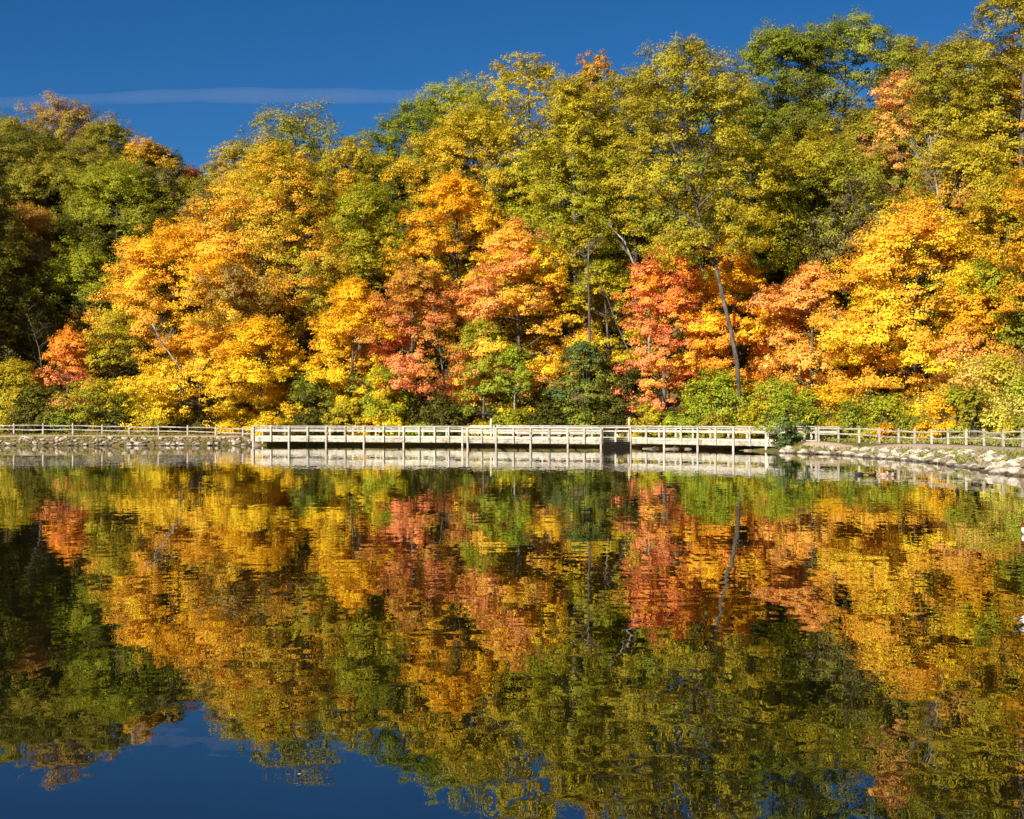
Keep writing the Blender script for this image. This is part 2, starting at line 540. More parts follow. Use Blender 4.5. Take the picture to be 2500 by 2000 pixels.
decking(Vector(P0) + e1, Vector(P1) + e1, B1 - e1, B0 - e1)
decking(Vector(P1) + Vector((.02, .0)), Vector(P2), B2 - perp(P1, P2) * .14, B1 - perp(P1, P2) * .14 + Vector((.02, 0)))
decking(Vector(F1) + e3, Vector(F2) + e3, Vector(P2) + Vector((-.16, -.05)), Vector(P1) + Vector((.14, -.05)))
decking(Vector(P2) + e2 + Vector((.02, 0)), Vector(P3) + e2, B3 - e2, B2 - e2 + Vector((.02, 0)))
decking(Vector(P3) + e4, Vector(P4) + e4, B4 - e4, B3 - e4 + Vector((.0, -.02)))
# joists under the deck
mb = MB()
for a, b, k in ((P0, P1, perp(P0, P1)), (P1, P2, perp(P1, P2)), (P2, P3, perp(P2, P3))):
    for o_ in (.7, 1.5, 2.1):
        p = Vector(a) + k * o_; q = Vector(b) + k * o_
        mb.beam((p.x, p.y, .63), (q.x, q.y, .63), .06, .18)
for o_ in (.8, 2.2, 3.6):
    k = perp(F1, F2)
    p = Vector(F1) + k * o_; q = Vector(F2) + k * o_
    mb.beam((p.x + .1, p.y, .62), (q.x - .1, q.y, .62), .06, .18)
bpart(mb, 'joists', M['bench_wood'])

# tall poles on the boardwalk
def pole(x, D, ytop, label):
    p = px(x, ytop, D)
    e = empty('pole', (p.x, D, .78))
    mb = MB(); mb.beam((0, 0, 0), (0, 0, p.z - .78 - .03), .15, .15); mb.build('shaft', M['wood'], e)
    mb = MB(); mb.beam((0, 0, p.z - .78 - .03), (0, 0, p.z - .78), .17, .17); mb.build('cap', M['wood'], e)
    tag(e, label, 'pole')
pole(1198.5, lineD(1198.5, tuple(B1), tuple(B2)) - .32, 1022, 'tall square timber pole rising behind the left end of the viewing platform')
pole(1535.5, lineD(1535.5, P1, P2) + .5, 1019.5, 'tall square timber pole at the corner where the shaded railing meets the right boardwalk')
def short_pole(x, D, ytop, label):
    pole(x, D, ytop, label)
short_pole(1206, lineD(1206, tuple(B1), tuple(B2)) - .34, 1037.5, 'short square timber pole just right of the left tall pole')

# benches on the platform
def bench(x, label):
    D = lineD(x, F1, F2) + 2.2
    p = px(x, 1020, D)
    ang = math.atan2(F2[1] - F1[1], F2[0] - F1[0])
    e = empty('bench', (p.x, D, .78), ang)
    for zz, dy in ((.44, 0), ):
        mb = MB()
        for k in range(4):
            mb.beam((-.85, -.18 + k * .11, zz), (.85, -.18 + k * .11, zz), .095, .04)
        mb.build('seat', M['bench_wood'], e)
    mb = MB()
    for k in range(3):
        mb.beam((-.85, .27 + k * .03, .62 + k * .14), (.85, .27 + k * .03, .62 + k * .14), .03, .115)
    mb.build('backrest', M['bench_wood'], e)
    for sx in (-.6, .6):
        mb = MB()
        mb.beam((sx, -.16, 0), (sx, -.16, .42), .3, .08)
        mb.beam((sx, .2, 0), (sx, .24, .42), .3, .08)
        mb.beam((sx, .24, .42), (sx, .34, .98), .07, .05)
        mb.build('leg', M['bench_wood'], e)
    tag(e, label, 'bench', 'benches on the viewing platform')
bench(1283, 'brown timber bench on the platform, the one nearer the left tall pole')
bench(1352, 'brown timber bench in the middle of the three on the viewing platform')
bench(1412, 'brown timber bench on the platform, the one nearer the shaded railing')

# notice plate on the back railing
sp = on(1780, tuple(B2), tuple(B3))
sg = empty('notice_board', (sp.x - .06, sp.y - .12, 0), math.atan2(P3[1] - P2[1], P3[0] - P2[0]))
mb = MB(); mb.beam((-.17, 0, 1.66), (.17, 0, 1.66), .02, .36); mb.build('plate', M['dark'], sg)
mb = MB()
for a, b in (((-.2, 1.47), (.2, 1.47)), ((-.2, 1.85), (.2, 1.85))):
    mb.beam((a[0], -.004, a[1]), (b[0], -.004, b[1]), .04, .03)
for s_ in (-.19, .19):
    mb.beam((s_, -.004, 1.485), (s_, -.004, 1.835), .03, .04)
mb.build('frame', M['wood'], sg)
tag(sg, 'small dark notice plate fixed to the rear railing of the right boardwalk', 'sign')

# ------------------------------------------------------------------ split rail fences
def split_fence(name, label, posts, group=None):
    """posts: list of (x, y, zbase, ztop)"""
    e = empty(name, (posts[0][0], posts[0][1], 0))
    off = (posts[0][0], posts[0][1], 0)
    for i, (x, y, zb, zt) in enumerate(posts):
        mb = MB()
        lx, ly = random.uniform(-.025, .025), random.uniform(-.02, .02)
        mb.beam((x, y, zb - .4), (x + lx, y + ly, zt - .05), .15, .13)
        mb.beam((x + lx, y + ly, zt - .05), (x + lx, y + ly, zt), .10, .09)
        mb.build('post', M['rail'], e, off=off)
    for a, b in zip(posts[:-1], posts[1:]):
        for k, dz in enumerate((.22, .64)):
            mb = MB()
            za = a[3] - dz + random.uniform(-.03, .03); zb_ = b[3] - dz + random.uniform(-.03, .03)
            sg_ = random.uniform(-.045, .03)
            n = 6; pts = []; rad = []
            for j in range(n + 1):
                t = j / n
                pts.append((a[0] + (b[0] - a[0]) * t, a[1] + (b[1] - a[1]) * t + .02 * math.sin(j * 2 + k), za + (zb_ - za) * t + sg_ * math.sin(math.pi * t)))
                rad.append(.062 * (.55 + .45 * math.sin(math.pi * min(1, max(0, t * .8 + .1)))) * random.uniform(.93, 1.07))
            mb.tube(pts, rad, 5)
            mb.build('rail', M['rail'], e, off=off)
    return tag(e, label, 'fence')
lx_ = [-38, 33.5, 105, 178, 249, 316, 387, 458, 526, 592.6, 614]
lt = [1033.5, 1034, 1034, 1033.8, 1036, 1037, 1037.5, 1038.5, 1040, 1043, 1043.5]
lposts = []
for i, (x, yt) in enumerate(zip(lx_, lt)):
    D = 152.6 - .18 * i - (.9 if i == 10 else 0)
    p = px(x, yt, D)
    lposts.append((p.x, D, gz(p.x, D), p.z))
split_fence('split_rail_fence', 'weathered two-rail split timber fence left of the boardwalk above the stony bank', lposts)
rx_ = [1999, 2047, 2098, 2147, 2194, 2233, 2275, 2315, 2359, 2403, 2450, 2497, 2543]
rt = [1040, 1040, 1040, 1043, 1045.5, 1048, 1048, 1046.5, 1046.5, 1047, 1047.5, 1046, 1046]
rposts = []
for i, (x, yt) in enumerate(zip(rx_, rt)):
    D = 117.6 - 2.35 * i
    p = px(x, yt, D)
    rposts.append((p.x, D, gz(p.x, D), p.z))
split_fence('split_rail_fence', 'weathered two-rail split timber fence running along the path right of the boardwalk', rposts)

# ------------------------------------------------------------------ trees
def unit(v):
    return v / (np.linalg.norm(v, axis=-1, keepdims=True) + 1e-9)

def leaf_mesh(name, cen, nrm, size, col, rng, stuff=False):
    """one small folded leaf spray per centre"""
    n = len(cen)
    r = unit(rng.normal(size=(n, 3)))
    u = unit(np.cross(nrm, r)); v = np.cross(nrm, u)
    a = size[:, None]
    asp = rng.uniform(.55, .95, n)[:, None]
    fold = rng.uniform(-.25, .25, n)[:, None]
    p0 = cen - u * a * .5
    p1 = cen + v * a * .5 * asp + nrm * a * fold
    p2 = cen + u * a * .5
    p3 = cen - v * a * .5 * asp + nrm * a * fold
    co = np.stack([p0, p1, p2, p3], 1).reshape(-1, 3)
    me = bpy.data.meshes.new(name)
    me.vertices.add(4 * n); me.vertices.foreach_set('co', co.ravel())
    me.loops.add(4 * n); me.loops.foreach_set('vertex_index', np.arange(4 * n, dtype=np.int32))
    me.polygons.add(n); me.polygons.foreach_set('loop_start', np.arange(0, 4 * n, 4, dtype=np.int32))
    me.polygons.foreach_set('loop_total', np.full(n, 4, np.int32))
    me.update(calc_edges=True)
    at = me.color_attributes.new('leaf_color', 'FLOAT_COLOR', 'POINT')
    c4 = np.ones((4 * n, 4), np.float32); c4[:, :3] = np.repeat(np.clip(col, .003, .95), 4, 0)
    at.data.foreach_set('color', c4.ravel())
    me.materials.append(M['leaf'])
    return me

PROFILES = {
    'round': ([0, .12, .35, .6, .82, .95, 1], [.45, .78, 1, .98, .74, .42, .12]),
    'oval': ([0, .12, .35, .6, .82, .95, 1], [.55, .85, 1, .88, .6, .32, .08]),
    'maple': ([0, .08, .3, .55, .8, .93, 1], [.72, .95, 1, .85, .55, .28, .06]),
    'column': ([0, .1, .4, .8, 1], [.7, .9, 1, .8, .2]),
    'cone': ([0, .1, .3, .6, .85, 1], [.75, 1, .92, .6, .28, .04]),
    'bush': ([0, .2, .5, .8, 1], [.95, 1, .9, .6, .15]),
    'vase': ([0, .15, .4, .7, .9, 1], [.25, .5, .85, 1, .72, .2]),
}

PAL = {   # two leaf colours each, what the species shows in this autumn; 'dark' has shade painted in
    'gold': ((.94, .47, .02), (.88, .58, .025)),
    'lightorange': ((.98, .49, .05), (.97, .62, .05)),
    'yellow': ((.92, .62, .025), (.76, .58, .025)),
    'orange': ((.95, .38, .04), (.92, .48, .04)),
    'coral': ((.98, .32, .14), (.97, .44, .11)),
    'salmon': ((.97, .42, .16), (.96, .52, .10)),
    'rust': ((.66, .30, .05), (.58, .38, .05)),
    'brown': ((.50, .28, .09), (.38, .28, .07)),
    'olive': ((.42, .33, .03), (.27, .26, .025)),
    'yolive': ((.60, .46, .03), (.42, .37, .025)),
    'ygreen': ((.48, .45, .025), (.30, .34, .025)),
    'green': ((.21, .26, .025), (.30, .31, .03)),
    'dgreen': ((.12, .13, .018), (.20, .175, .02)),
    'bgreen': ((.27, .36, .025), (.40, .43, .03)),
    'cedar': ((.10, .165, .055), (.17, .21, .06)),
    'grey': ((.22, .18, .08), (.27, .24, .06)),
    'dark': ((.075, .08, .016), (.14, .13, .02)),  # foliage in shade, the shade put into the leaf colour
    'dred': ((.36, .07, .04), (.46, .15, .05)),
    'lemon': ((.74, .62, .12), (.60, .56, .08)),
    'rgold': ((.78, .40, .025), (.62, .43, .025)),
}
SEED = [100]

def make_tree(name, label, X, Y, ztop, zcb, width, pal, shape='round', dens=1.0, ls=.185, bark='bark_grey', cat='tree', group=None,
              trunk_pts=None, zbase=None, clump=1.0, flat=.5, trunk_r=None, pal2=None, mixdir=(0, 0, 1), airy=0.0, depth=None, extra=()):
    SEED[0] += 1
    rng = np.random.default_rng(SEED[0])
    zb = gz(X, Y) if zbase is None else zbase
    if ztop < zb + 1.2: ztop = zb + 1.2
    zcb = max(zcb, zb + (.05 if shape == 'bush' else .6))
    if zcb > ztop - 1: zcb = ztop - 1
    H = ztop - zb; CH = ztop - zcb; Rm = width / 2 * (1.08 if shape == 'bush' else 1.24)
    Rd = Rm if depth is None else depth / 2
    e = empty(name, (X, Y, zb))
    ph = rng.uniform(0, 6.28, 6)
    pt, pr = PROFILES[shape]
    # trunk path (local coordinates)
    lean = rng.normal(0, .03, 2)
    if trunk_pts is not None:
        tp = [Vector((p.x - X, p.y - Y, p.z - zb)) for p in trunk_pts]
    else:
        tp = []
        for i in range(8):
            t = i / 7
            hz = t * (H - .12 * CH)
            tp.append(Vector((lean[0] * hz * (1 if t > 0 else 1) + .15 * math.sin(t * 5 + ph[0]) * t, lean[1] * hz + .15 * math.sin(t * 4 + ph[1]) * t, hz - (.5 if i == 0 else 0))))
    tz = np.array([p.z for p in tp]); txy = np.array([[p.x, p.y] for p in tp])
    def axis_at(z):
        return np.stack([np.interp(z, tz, txy[:, 0]), np.interp(z, tz, txy[:, 1])], -1)
    # clump centres
    if shape == 'bush': ncl = int(16 + 7 * Rm * CH * .35)
    else: ncl = int(22 + Rm * CH * .75 * dens ** .5)
    ncl = max(8, min(ncl, 170))
    t = rng.uniform(0.0, 1.0, ncl) ** (.85)
    t[:4] = (1.0, .96, .9, .93)
    az = rng.uniform(0, 2 * math.pi, ncl)
    spur = np.where(rng.uniform(0, 1, ncl) < .14, rng.uniform(1.0, 1.22, ncl), 1.0)
    # more clumps on the outer shell
    rr = np.sqrt(rng.uniform(.22, 1.0, ncl))
    rr = rr * spur
    if shape == 'maple':
        # boughs in tiers with open air between them
        ntier = max(3.0, CH / 2.0)
        phs = .9 * np.sin(az + ph[5]) + .5 * np.sin(2 * az + ph[1])
        tq = t * ntier + phs
        t = np.clip((np.floor(tq) + .5 + rng.normal(0, .13, ncl) - phs) / ntier, 0, 1)
        rr = rr ** .7
    lump = 1 + .20 * np.sin(2 * az + ph[2] + 3 * t) + .14 * np.sin(3 * az - ph[3] + 7 * t) + .10 * np.sin(9 * t + ph[4] + az)
    Rz = np.interp(t, pt, pr) * lump
    cz = (zcb - zb) + t * CH * .97
    ax = axis_at(cz)
    cc = np.stack([ax[:, 0] + Rz * rr * Rm * np.cos(az), ax[:, 1] + Rz * rr * Rd * np.sin(az), cz], 1)
    csz = (.6 + .10 * Rm * 2) * rng.uniform(.65, 1.35, ncl) * clump
    csz = np.minimum(csz, .42 * Rm + .25) * (.9 if shape == 'maple' else 1.0)
    cc[:, 2] = np.minimum(cc[:, 2], ztop - zb - csz * flat * .8)
    # keep clumps off the ground
    cc[:, 2] = np.maximum(cc[:, 2], csz * flat * .7)
    # leaves
    area = CH * Rm * 2 * .8
    nl = int(area * 200 * dens * (.27 / ls) ** 2)
    nl = max(1500, min(nl, 120000))
    # every bough carries smaller leaf pads, every pad many leaves
    nsub = 10
    fb = flat * (1 + .9 * t * rng.uniform(0, 1, ncl))
    sd = unit(rng.normal(size=(ncl, nsub, 3)) + np.array([0, 0, .25]))
    srad = rng.uniform(.45, 1.35, (ncl, nsub))[..., None]
    sub = cc[:, None, :] + sd * srad * np.stack([csz, csz, csz * fb], 1)[:, None, :]
    sub[:, :, 2] -= (.30 * csz)[:, None] * (sd[:, :, 0] ** 2 + sd[:, :, 1] ** 2) * srad[..., 0] ** 2
    ssz = (.13 + .30 * csz)[:, None] * rng.uniform(.6, 1.35, (ncl, nsub))
    subf = sub.reshape(-1, 3); sszf = ssz.ravel(); sdf = sd.reshape(-1, 3)
    keep = rng.uniform(0, 1, len(subf)) > .12
    wgt = np.where(keep, sszf ** 2, 0); wgt /= wgt.sum()
    si = rng.choice(len(subf), nl, p=wgt)
    ci = si // nsub
    dirn = unit(rng.normal(size=(nl, 3)))
    rad = rng.uniform(.2, 1.0, nl) ** .6 * (1 + rng.normal(0, .16, nl))
    pos = subf[si] + dirn * rad[:, None] * np.stack([sszf[si], sszf[si], sszf[si] * .62], 1)
    pos[:, 2] -= .25 * sszf[si] * (dirn[:, 0] ** 2 + dirn[:, 1] ** 2)
    if shape != 'bush': pos[:, 2] = np.maximum(pos[:, 2], .25)
    outw = cc[ci] - np.stack([ax[ci, 0], ax[ci, 1], np.full(nl, (zcb - zb) + CH * .35)], 1)
    nrm = unit(dirn * .5 + sdf[si] * .45 + unit(outw) * .4 + np.array([0, 0, .3]) + rng.normal(size=(nl, 3)) * .28)
    size = ls * rng.uniform(.6, 1.35, nl)
    A, B = [np.array(c) for c in PAL[pal]]
    cv = rng.uniform(0, 1, ncl)
    f = np.clip(cv[ci] * .8 + rng.normal(0, .22, nl) + .1, 0, 1)[:, None]
    col = A * (1 - f) + B * f
    if pal2:
        A2, B2 = [np.array(c) for c in PAL[pal2]]
        c2 = A2 * (1 - f) + B2 * f
        q = np.stack([(pos[:, 0]) / Rm, pos[:, 1] / Rm, (pos[:, 2] - (zcb - zb)) / CH * 2 - 1], 1) @ np.array(mixdir, float)
        g = np.clip(.5 + q * .9 + (cv[ci] - .5) * 1.1, 0, 1)[:, None]
        col = col * (1 - g) + c2 * g
    col = col * (1 + rng.normal(0, .10, nl))[:, None] * (.88 + .24 * cv[ci])[:, None]
    col = col * (1 + rng.normal(0, .06, (nl, 3)))
    col = col * (.86 + .28 * rng.uniform(0, 1, len(subf)))[si][:, None]
    link('crown', leaf_mesh('crown', pos, nrm, size, col, rng), None, e)
    # trunk and limbs
    mb = MB()
    tr = trunk_r if trunk_r else max(.05, .0125 * H + .02)
    n = len(tp)
    k = 8 if trunk_r else 6
    flare = [1.35] + [1.0] * (n - 1)
    mb.tube(tp, [max(.02, tr * (1 - .82 * (tz[i] / max(tz[-1], .1)) ** 1.1)) * flare[i] for i in range(n)], k)
    nlimb = 0 if shape == 'bush' else min(ncl, int(16 + ncl * .35))
    order = rng.permutation(ncl)[:nlimb]
    for i in order:
        c = Vector(cc[i])
        za = max(min(c.z - (.25 + .35 * rng.random()) * math.hypot(c.x - ax[i, 0], c.y - ax[i, 1]) - .4, tz[-1] * .97), min(tz[-1] * .3, zcb - zb))
        a = axis_at(np.array([za]))[0]
        p = Vector((a[0], a[1], za))
        r0 = max(.02, tr * (1 - .8 * za / tz[-1]) * .42)
        mid1 = p.lerp(c, .35) + Vector((rng.normal(0, .12), rng.normal(0, .12), -.05 * (c - p).length))
        mid2 = p.lerp(c, .7) + Vector((rng.normal(0, .15), rng.normal(0, .15), .02))
        mb.tube([p, mid1, mid2, c], [r0, r0 * .7, r0 * .42, .012], 4, False)
        # twigs
        for _ in range(3):
            d = Vector(rng.normal(size=3)) * .5 * csz[i]; d.z = abs(d.z) * .6
            mb.tube([mid2, mid2.lerp(c + d, .6) + Vector((0, 0, .06)), c + d * 1.4], [r0 * .28, r0 * .18, .008], 3, False)
    if shape == 'bush':
        for i in range(min(ncl, 9)):
            c = Vector(cc[i])
            mb.tube([Vector((rng.normal(0, .1), rng.normal(0, .1), -.15)), c * .5 + Vector((0, 0, .1)), c], [.03, .022, .008], 4, False)
    for ln in extra:
        q = [Vector((p.x - X, p.y - Y, p.z - zb)) for p in ln]
        mb.tube(q, [tr * .5 * (1 - .8 * i / (len(q) - 1)) for i in range(len(q))], 6)
    mb.build('stems' if shape == 'bush' else 'trunk', M[bark], e, smooth=True)
    tag(e, label, cat, group)
    return e

# depth of the front row of the wood for a photo column
def frontD(x):
    return float(np.interp(x, [0, 618, 1129, 1538, 1870, 1996, 2250, 2500], [157, 156, 151, 146.5, 136, 131, 127, 122]))

# heroes: x centre, y top, y crown bottom, width px, rows behind the front (m), palette, shape, description, short name, options
T = [
 # ---- left wood: darker palettes put its shade into the leaf colours
 (150, 255, 430, 215, 58, 'brown', 'round', 'rusty tan domed tree, highest crown at the far left of the wood', 'rusty tan dome', dict(dens=1.2, pal2='olive', mixdir=(0,0,-.8), ls=.18)),
 (20, 288, 500, 190, 50, 'dgreen', 'round', 'olive tree on the skyline at the left edge of the photo', 'left edge olive tree', dict(pal2='olive')),
 (262, 305, 500, 170, 50, 'dgreen', 'round', 'dark olive-green tree right of the rusty tan dome on the skyline', 'dark skyline tree', dict(pal2='olive')),
 (335, 342, 480, 110, 45, 'rgold', 'round', 'small golden orange crown poking up on the left skyline', 'golden skyline crown', dict(pal2='olive', mixdir=(0,0,-1))),
 (396, 360, 500, 90, 48, 'dgreen', 'oval', 'narrow dark green tree where the left skyline drops', 'narrow dark green tree', {}),
 (110, 400, 640, 230, 38, 'dark', 'round', 'shaded dark green tree in the middle of the left wood', 'shaded dark tree', dict(pal2='olive', clump=.9)),
 (285, 402, 700, 270, 32, 'dgreen', 'round', 'broad leafy green tree with a dark trunk in the left wood', 'broad green tree', dict(bark='bark_dark', pal2='ygreen', clump=.9)),
 (402, 418, 580, 120, 36, 'brown', 'round', 'thin pinkish brown tree below the dip in the skyline', 'pinkish brown tree', dict(dens=.8, ls=.18, pal2='grey')),
 (462, 410, 520, 90, 56, 'dred', 'round', 'small dark red crown at the lowest dip of the skyline', 'dark red crown', {}),
 (535, 400, 620, 130, 44, 'green', 'round', 'muted green tree right of the dark red crown', 'muted green tree', dict(pal2='olive')),
 (35, 490, 680, 200, 26, 'brown', 'round', 'brownish orange layered tree at the left edge halfway up', 'brownish layered tree', dict(flat=.3, pal2='rust')),
 (215, 600, 900, 200, 20, 'dark', 'oval', 'dark shadowy tree between the broad green tree and the red sapling', 'dark shadowy tree', dict(pal2='ygreen', dens=.8)),
 (350, 640, 960, 150, 14, 'dgreen', 'oval', 'dark yellow-green tree left of the gold maple', 'dark yellow-green tree', dict(pal2='ygreen', dens=.8)),
 (40, 690, 1000, 190, 10, 'grey', 'round', 'grey-green thinly leaved tree at the left edge above the fence', 'grey-green thin tree', dict(dens=.6, pal2='dgreen', ls=.18)),
 (165, 800, 985, 135, 2.5, 'coral', 'cone', 'small coral red sapling standing alone among dark trees at left', 'coral sapling', dict(dens=.9, pal2='orange', flat=.3)),
 (285, 760, 1035, 150, 4, 'olive', 'oval', 'olive sapling right of the coral red sapling', 'olive sapling', dict(dens=.7, pal2='yolive')),
 (30, 880, 1040, 150, 1, 'yolive', 'bush', 'low yellow-olive sapling at the left edge behind the fence', 'yellow-olive edge sapling', dict(flat=.35)),
 # ---- middle left
 (430, 545, 850, 300, 10, 'lightorange', 'maple', 'orange-gold maple, leftmost of the bright maples', 'leftmost orange-gold maple', dict(pal2='gold', mixdir=(.4,0,.5), flat=.38)),
 (485, 800, 1040, 250, 2, 'yellow', 'maple', 'yellow maple with orange flecks low behind the left fence end', 'low yellow maple', dict(pal2='lightorange', flat=.35)),
 (510, 470, 640, 150, 16, 'grey', 'round', 'feathery grey-olive tree between two orange maples', 'feathery grey-olive tree', dict(dens=.8, ls=.18)),
 (560, 650, 830, 150, 4, 'olive', 'round', 'fine-leaved olive tree in front of the tall orange maple', 'fine-leaved olive tree', dict(dens=.6, ls=.18, pal2='brown')),
 (590, 352, 520, 130, 34, 'brown', 'round', 'brownish gold crown left of the tall airy green tree', 'brownish gold crown', dict(dens=.7, pal2='yolive')),
 (728, 265, 480, 240, 36, 'green', 'round', 'airy green tree standing above the tall orange maple', 'airy green tree', dict(dens=.6, pal2='olive', airy=1, ls=.24)),
 (690, 335, 800, 320, 12, 'lightorange', 'maple', 'tallest light orange maple, left of centre', 'tallest orange maple', dict(pal2='yolive', mixdir=(.55,0,.35), flat=.4)),
 (640, 780, 1030, 240, 3, 'gold', 'maple', 'orange-yellow maple low above the left end of the boardwalk', 'low orange-yellow maple', dict(pal2='yellow', mixdir=(0,0,-.8), flat=.33)),
 (853, 342, 560, 150, 26, 'rgold', 'round', 'golden brown crown on the skyline left of the green ridge', 'golden brown crown', dict(pal2='yolive')),
 (875, 455, 790, 220, 15, 'yolive', 'oval', 'olive-yellow tree with pale twigs between orange maple and gold maple', 'olive-yellow twiggy tree', dict(dens=.75, pal2='ygreen')),
 (855, 690, 1010, 205, 3, 'yellow', 'maple', 'bright yellow maple over the left part of the boardwalk', 'bright yellow maple', dict(pal2='gold', flat=.35)),
 (1010, 650, 1015, 225, 3, 'coral', 'maple', 'coral orange maple with a brown top over the boardwalk', 'coral orange maple', dict(pal2='rust', mixdir=(.15,0,.9), flat=.35, dens=.9)),
 (1005, 255, 520, 230, 32, 'green', 'round', 'green tree forming the left slope of the high skyline', 'left green ridge tree', dict(dens=1.1, clump=.9)),
 (1130, 195, 460, 220, 40, 'green', 'round', 'yellow-green tree on the rising skyline left of the airy gold tree', 'rising green ridge tree', dict(pal2='ygreen')),
 (1150, 265, 560, 230, 26, 'yolive', 'round', 'bronze and olive oak in front of the green ridge', 'bronze olive oak', dict(pal2='rgold', bark='bark_dark', mixdir=(0,0,-.7), dens=.9)),
 (1310, 138, 560, 230, 22, 'yolive', 'vase', 'tall airy yellow-olive oak with dark limbs and sky between its leaves', 'airy yellow-olive oak', dict(dens=.42, bark='bark_dark', clump=.75, trunk_r=.3)),
 (1452, 128, 330, 115, 24, 'rust', 'vase', 'slim bare-stemmed tree with a small orange brown tuft on the skyline', 'orange brown tuft tree', dict(dens=.55, pal2='yolive', mixdir=(0,0,-.8), clump=.7)),
 (1120, 430, 800, 215, 12, 'rgold', 'maple', 'golden maple behind the coral orange maple', 'golden mid maple', dict(pal2='gold', flat=.38)),
 (1275, 540, 1000, 240, 5, 'salmon', 'maple', 'salmon orange maple in the centre of the wood', 'salmon centre maple', dict(pal2='gold', mixdir=(.5,0,-.2), flat=.38)),
 (1180, 790, 1010, 110, 1.5, 'green', 'column', 'vine-green column shaped tree left of the salmon maple foot', 'green column tree', dict(pal2='ygreen')),
 (1258, 850, 960, 80, -.5, 'bgreen', 'oval', 'slender green sapling with a pale bare stem behind the platform', 'slender green sapling', dict(bark='bark_pale', dens=.9)),
 (1425, 832, 1035, 190, 1.5, 'cedar', 'bush', 'dark bluish green evergreen behind the viewing platform', 'dark evergreen', dict(ls=.18, dens=.75, clump=.62, pal2='green', flat=.32, mixdir=(.6, 0, -.6))),
 (1410, 200, 640, 200, 15, 'ygreen', 'column', 'tall yellow-green tree right of the airy yellow-olive oak', 'tall yellow-green tree', dict(dens=.75, pal2='yolive')),
 (1400, 540, 840, 170, 11, 'yolive', 'oval', 'thin brownish yellow tree behind the straight grey bare trunk', 'brownish yellow tree', dict(dens=.6, pal2='brown', mixdir=(0,0,-.8))),
 (1490, 640, 900, 170, 8, 'yellow', 'maple', 'yellow maple between straight grey trunk and coral red maple', 'central yellow maple', dict(pal2='ygreen', dens=.9, flat=.35)),
 # ---- right of centre
 (1555, 165, 620, 240, 18, 'yolive', 'oval', 'olive-gold tree filling the skyline left of the leaning oak', 'olive-gold skyline tree', dict(dens=.85, pal2='olive')),
 (1690, 115, 640, 300, 12, 'olive', 'round', 'great olive oak with a long leaning grey trunk', 'leaning olive oak', dict(dens=.7, pal2='yolive', mixdir=(0,0,-.6), trunk_r=.26, bark='bark_grey', lean=1, clump=.85)),
 (1622, 600, 1000, 190, 3, 'coral', 'maple', 'coral red maple left of the leaning oak trunk', 'coral red maple', dict(pal2='orange', mixdir=(.6,0,.2), flat=.38, dens=1.2)),
 (1800, 570, 960, 190, 7, 'orange', 'maple', 'orange maple behind the leaning oak trunk', 'orange maple behind oak', dict(pal2='gold', flat=.3)),
 (1755, 915, 1040, 180, 1, 'bgreen', 'bush', 'bright green thicket below the leaning oak', 'bright green thicket', dict(dens=1.2)),
 (1850, 250, 680, 180, 20, 'bgreen', 'oval', 'fresh green tree right of the leaning oak crown', 'fresh green tree', dict(pal2='green')),
 (1985, 330, 640, 250, 16, 'ygreen', 'round', 'yellow-green tree above the right-hand salmon maple', 'yellow-green tree above maples', dict(pal2='yolive', dens=.9)),
 (1980, 640, 1010, 230, 7, 'lightorange', 'maple', 'salmon and yellow maple above the right end of the boardwalk', 'salmon and yellow maple', dict(pal2='salmon', mixdir=(-.5,0,.4), flat=.33)),
 (2235, 500, 1010, 370, 4, 'lightorange', 'maple', 'broadest orange and gold maple above the right fence', 'broadest orange maple', dict(pal2='yellow', mixdir=(.6,0,-.2), flat=.36)),
 (1905, 85, 370, 210, 34, 'green', 'round', 'green tree on the skyline left of the highest dark green crown', 'green skyline tree', dict(dens=.8)),
 (2065, 42, 350, 290, 34, 'dgreen', 'round', 'dark green tree with the highest crown right of centre', 'highest dark green tree', dict(pal2='green', clump=.9)),
 (2225, 92, 330, 140, 34, 'grey', 'round', 'thin greyish half-bare tree on the skyline at right', 'half-bare skyline tree', dict(dens=.6, ls=.18, pal2='olive')),
 (2185, 185, 460, 150, 25, 'brown', 'round', 'faded salmon brown tree below the right skyline', 'faded salmon tree', dict(pal2='salmon', mixdir=(0,0,.5), dens=.7, ls=.18)),
 (2060, 350, 640, 190, 12, 'grey', 'round', 'grey-green fine tree with thin dark stems over the broad maple', 'grey-green fine tree', dict(dens=.6, ls=.18, pal2='ygreen', bark='bark_dark')),
 (2345, 100, 470, 260, 20, 'yolive', 'round', 'olive-yellow oak left of the tallest tree at the right edge', 'olive-yellow oak', dict(pal2='olive', dens=.85)),
 (2475, -50, 520, 270, 15, 'yolive', 'round', 'tallest olive-yellow tree cut off by the right edge', 'tallest right edge tree', dict(pal2='olive', dens=.9)),
 (2340, 350, 560, 180, 14, 'rust', 'round', 'rust orange tree high above the broadest maple', 'rust orange tree', dict(pal2='yolive', dens=.7)),
 (2445, 430, 830, 230, 8, 'rgold', 'maple', 'golden yellow maple against the right edge of the photo', 'golden right edge maple', dict(pal2='yolive', flat=.38)),
 (2360, 780, 1020, 150, -1, 'salmon', 'oval', 'thin pinkish sapling with bare stems above the right fence', 'pinkish sapling', dict(pal2='rgold', dens=.6)),
 (2465, 880, 1050, 170, -9, 'lemon', 'bush', 'pale lemon-green bush at the right edge behind the fence', 'pale lemon bush', dict(dens=1.1, pal2='yolive')),
 (2490, 730, 900, 80, 1, 'green', 'oval', 'small dark green sapling touching the right edge', 'green right edge sapling', {}),

 # ---- understory that closes the foot of the wood
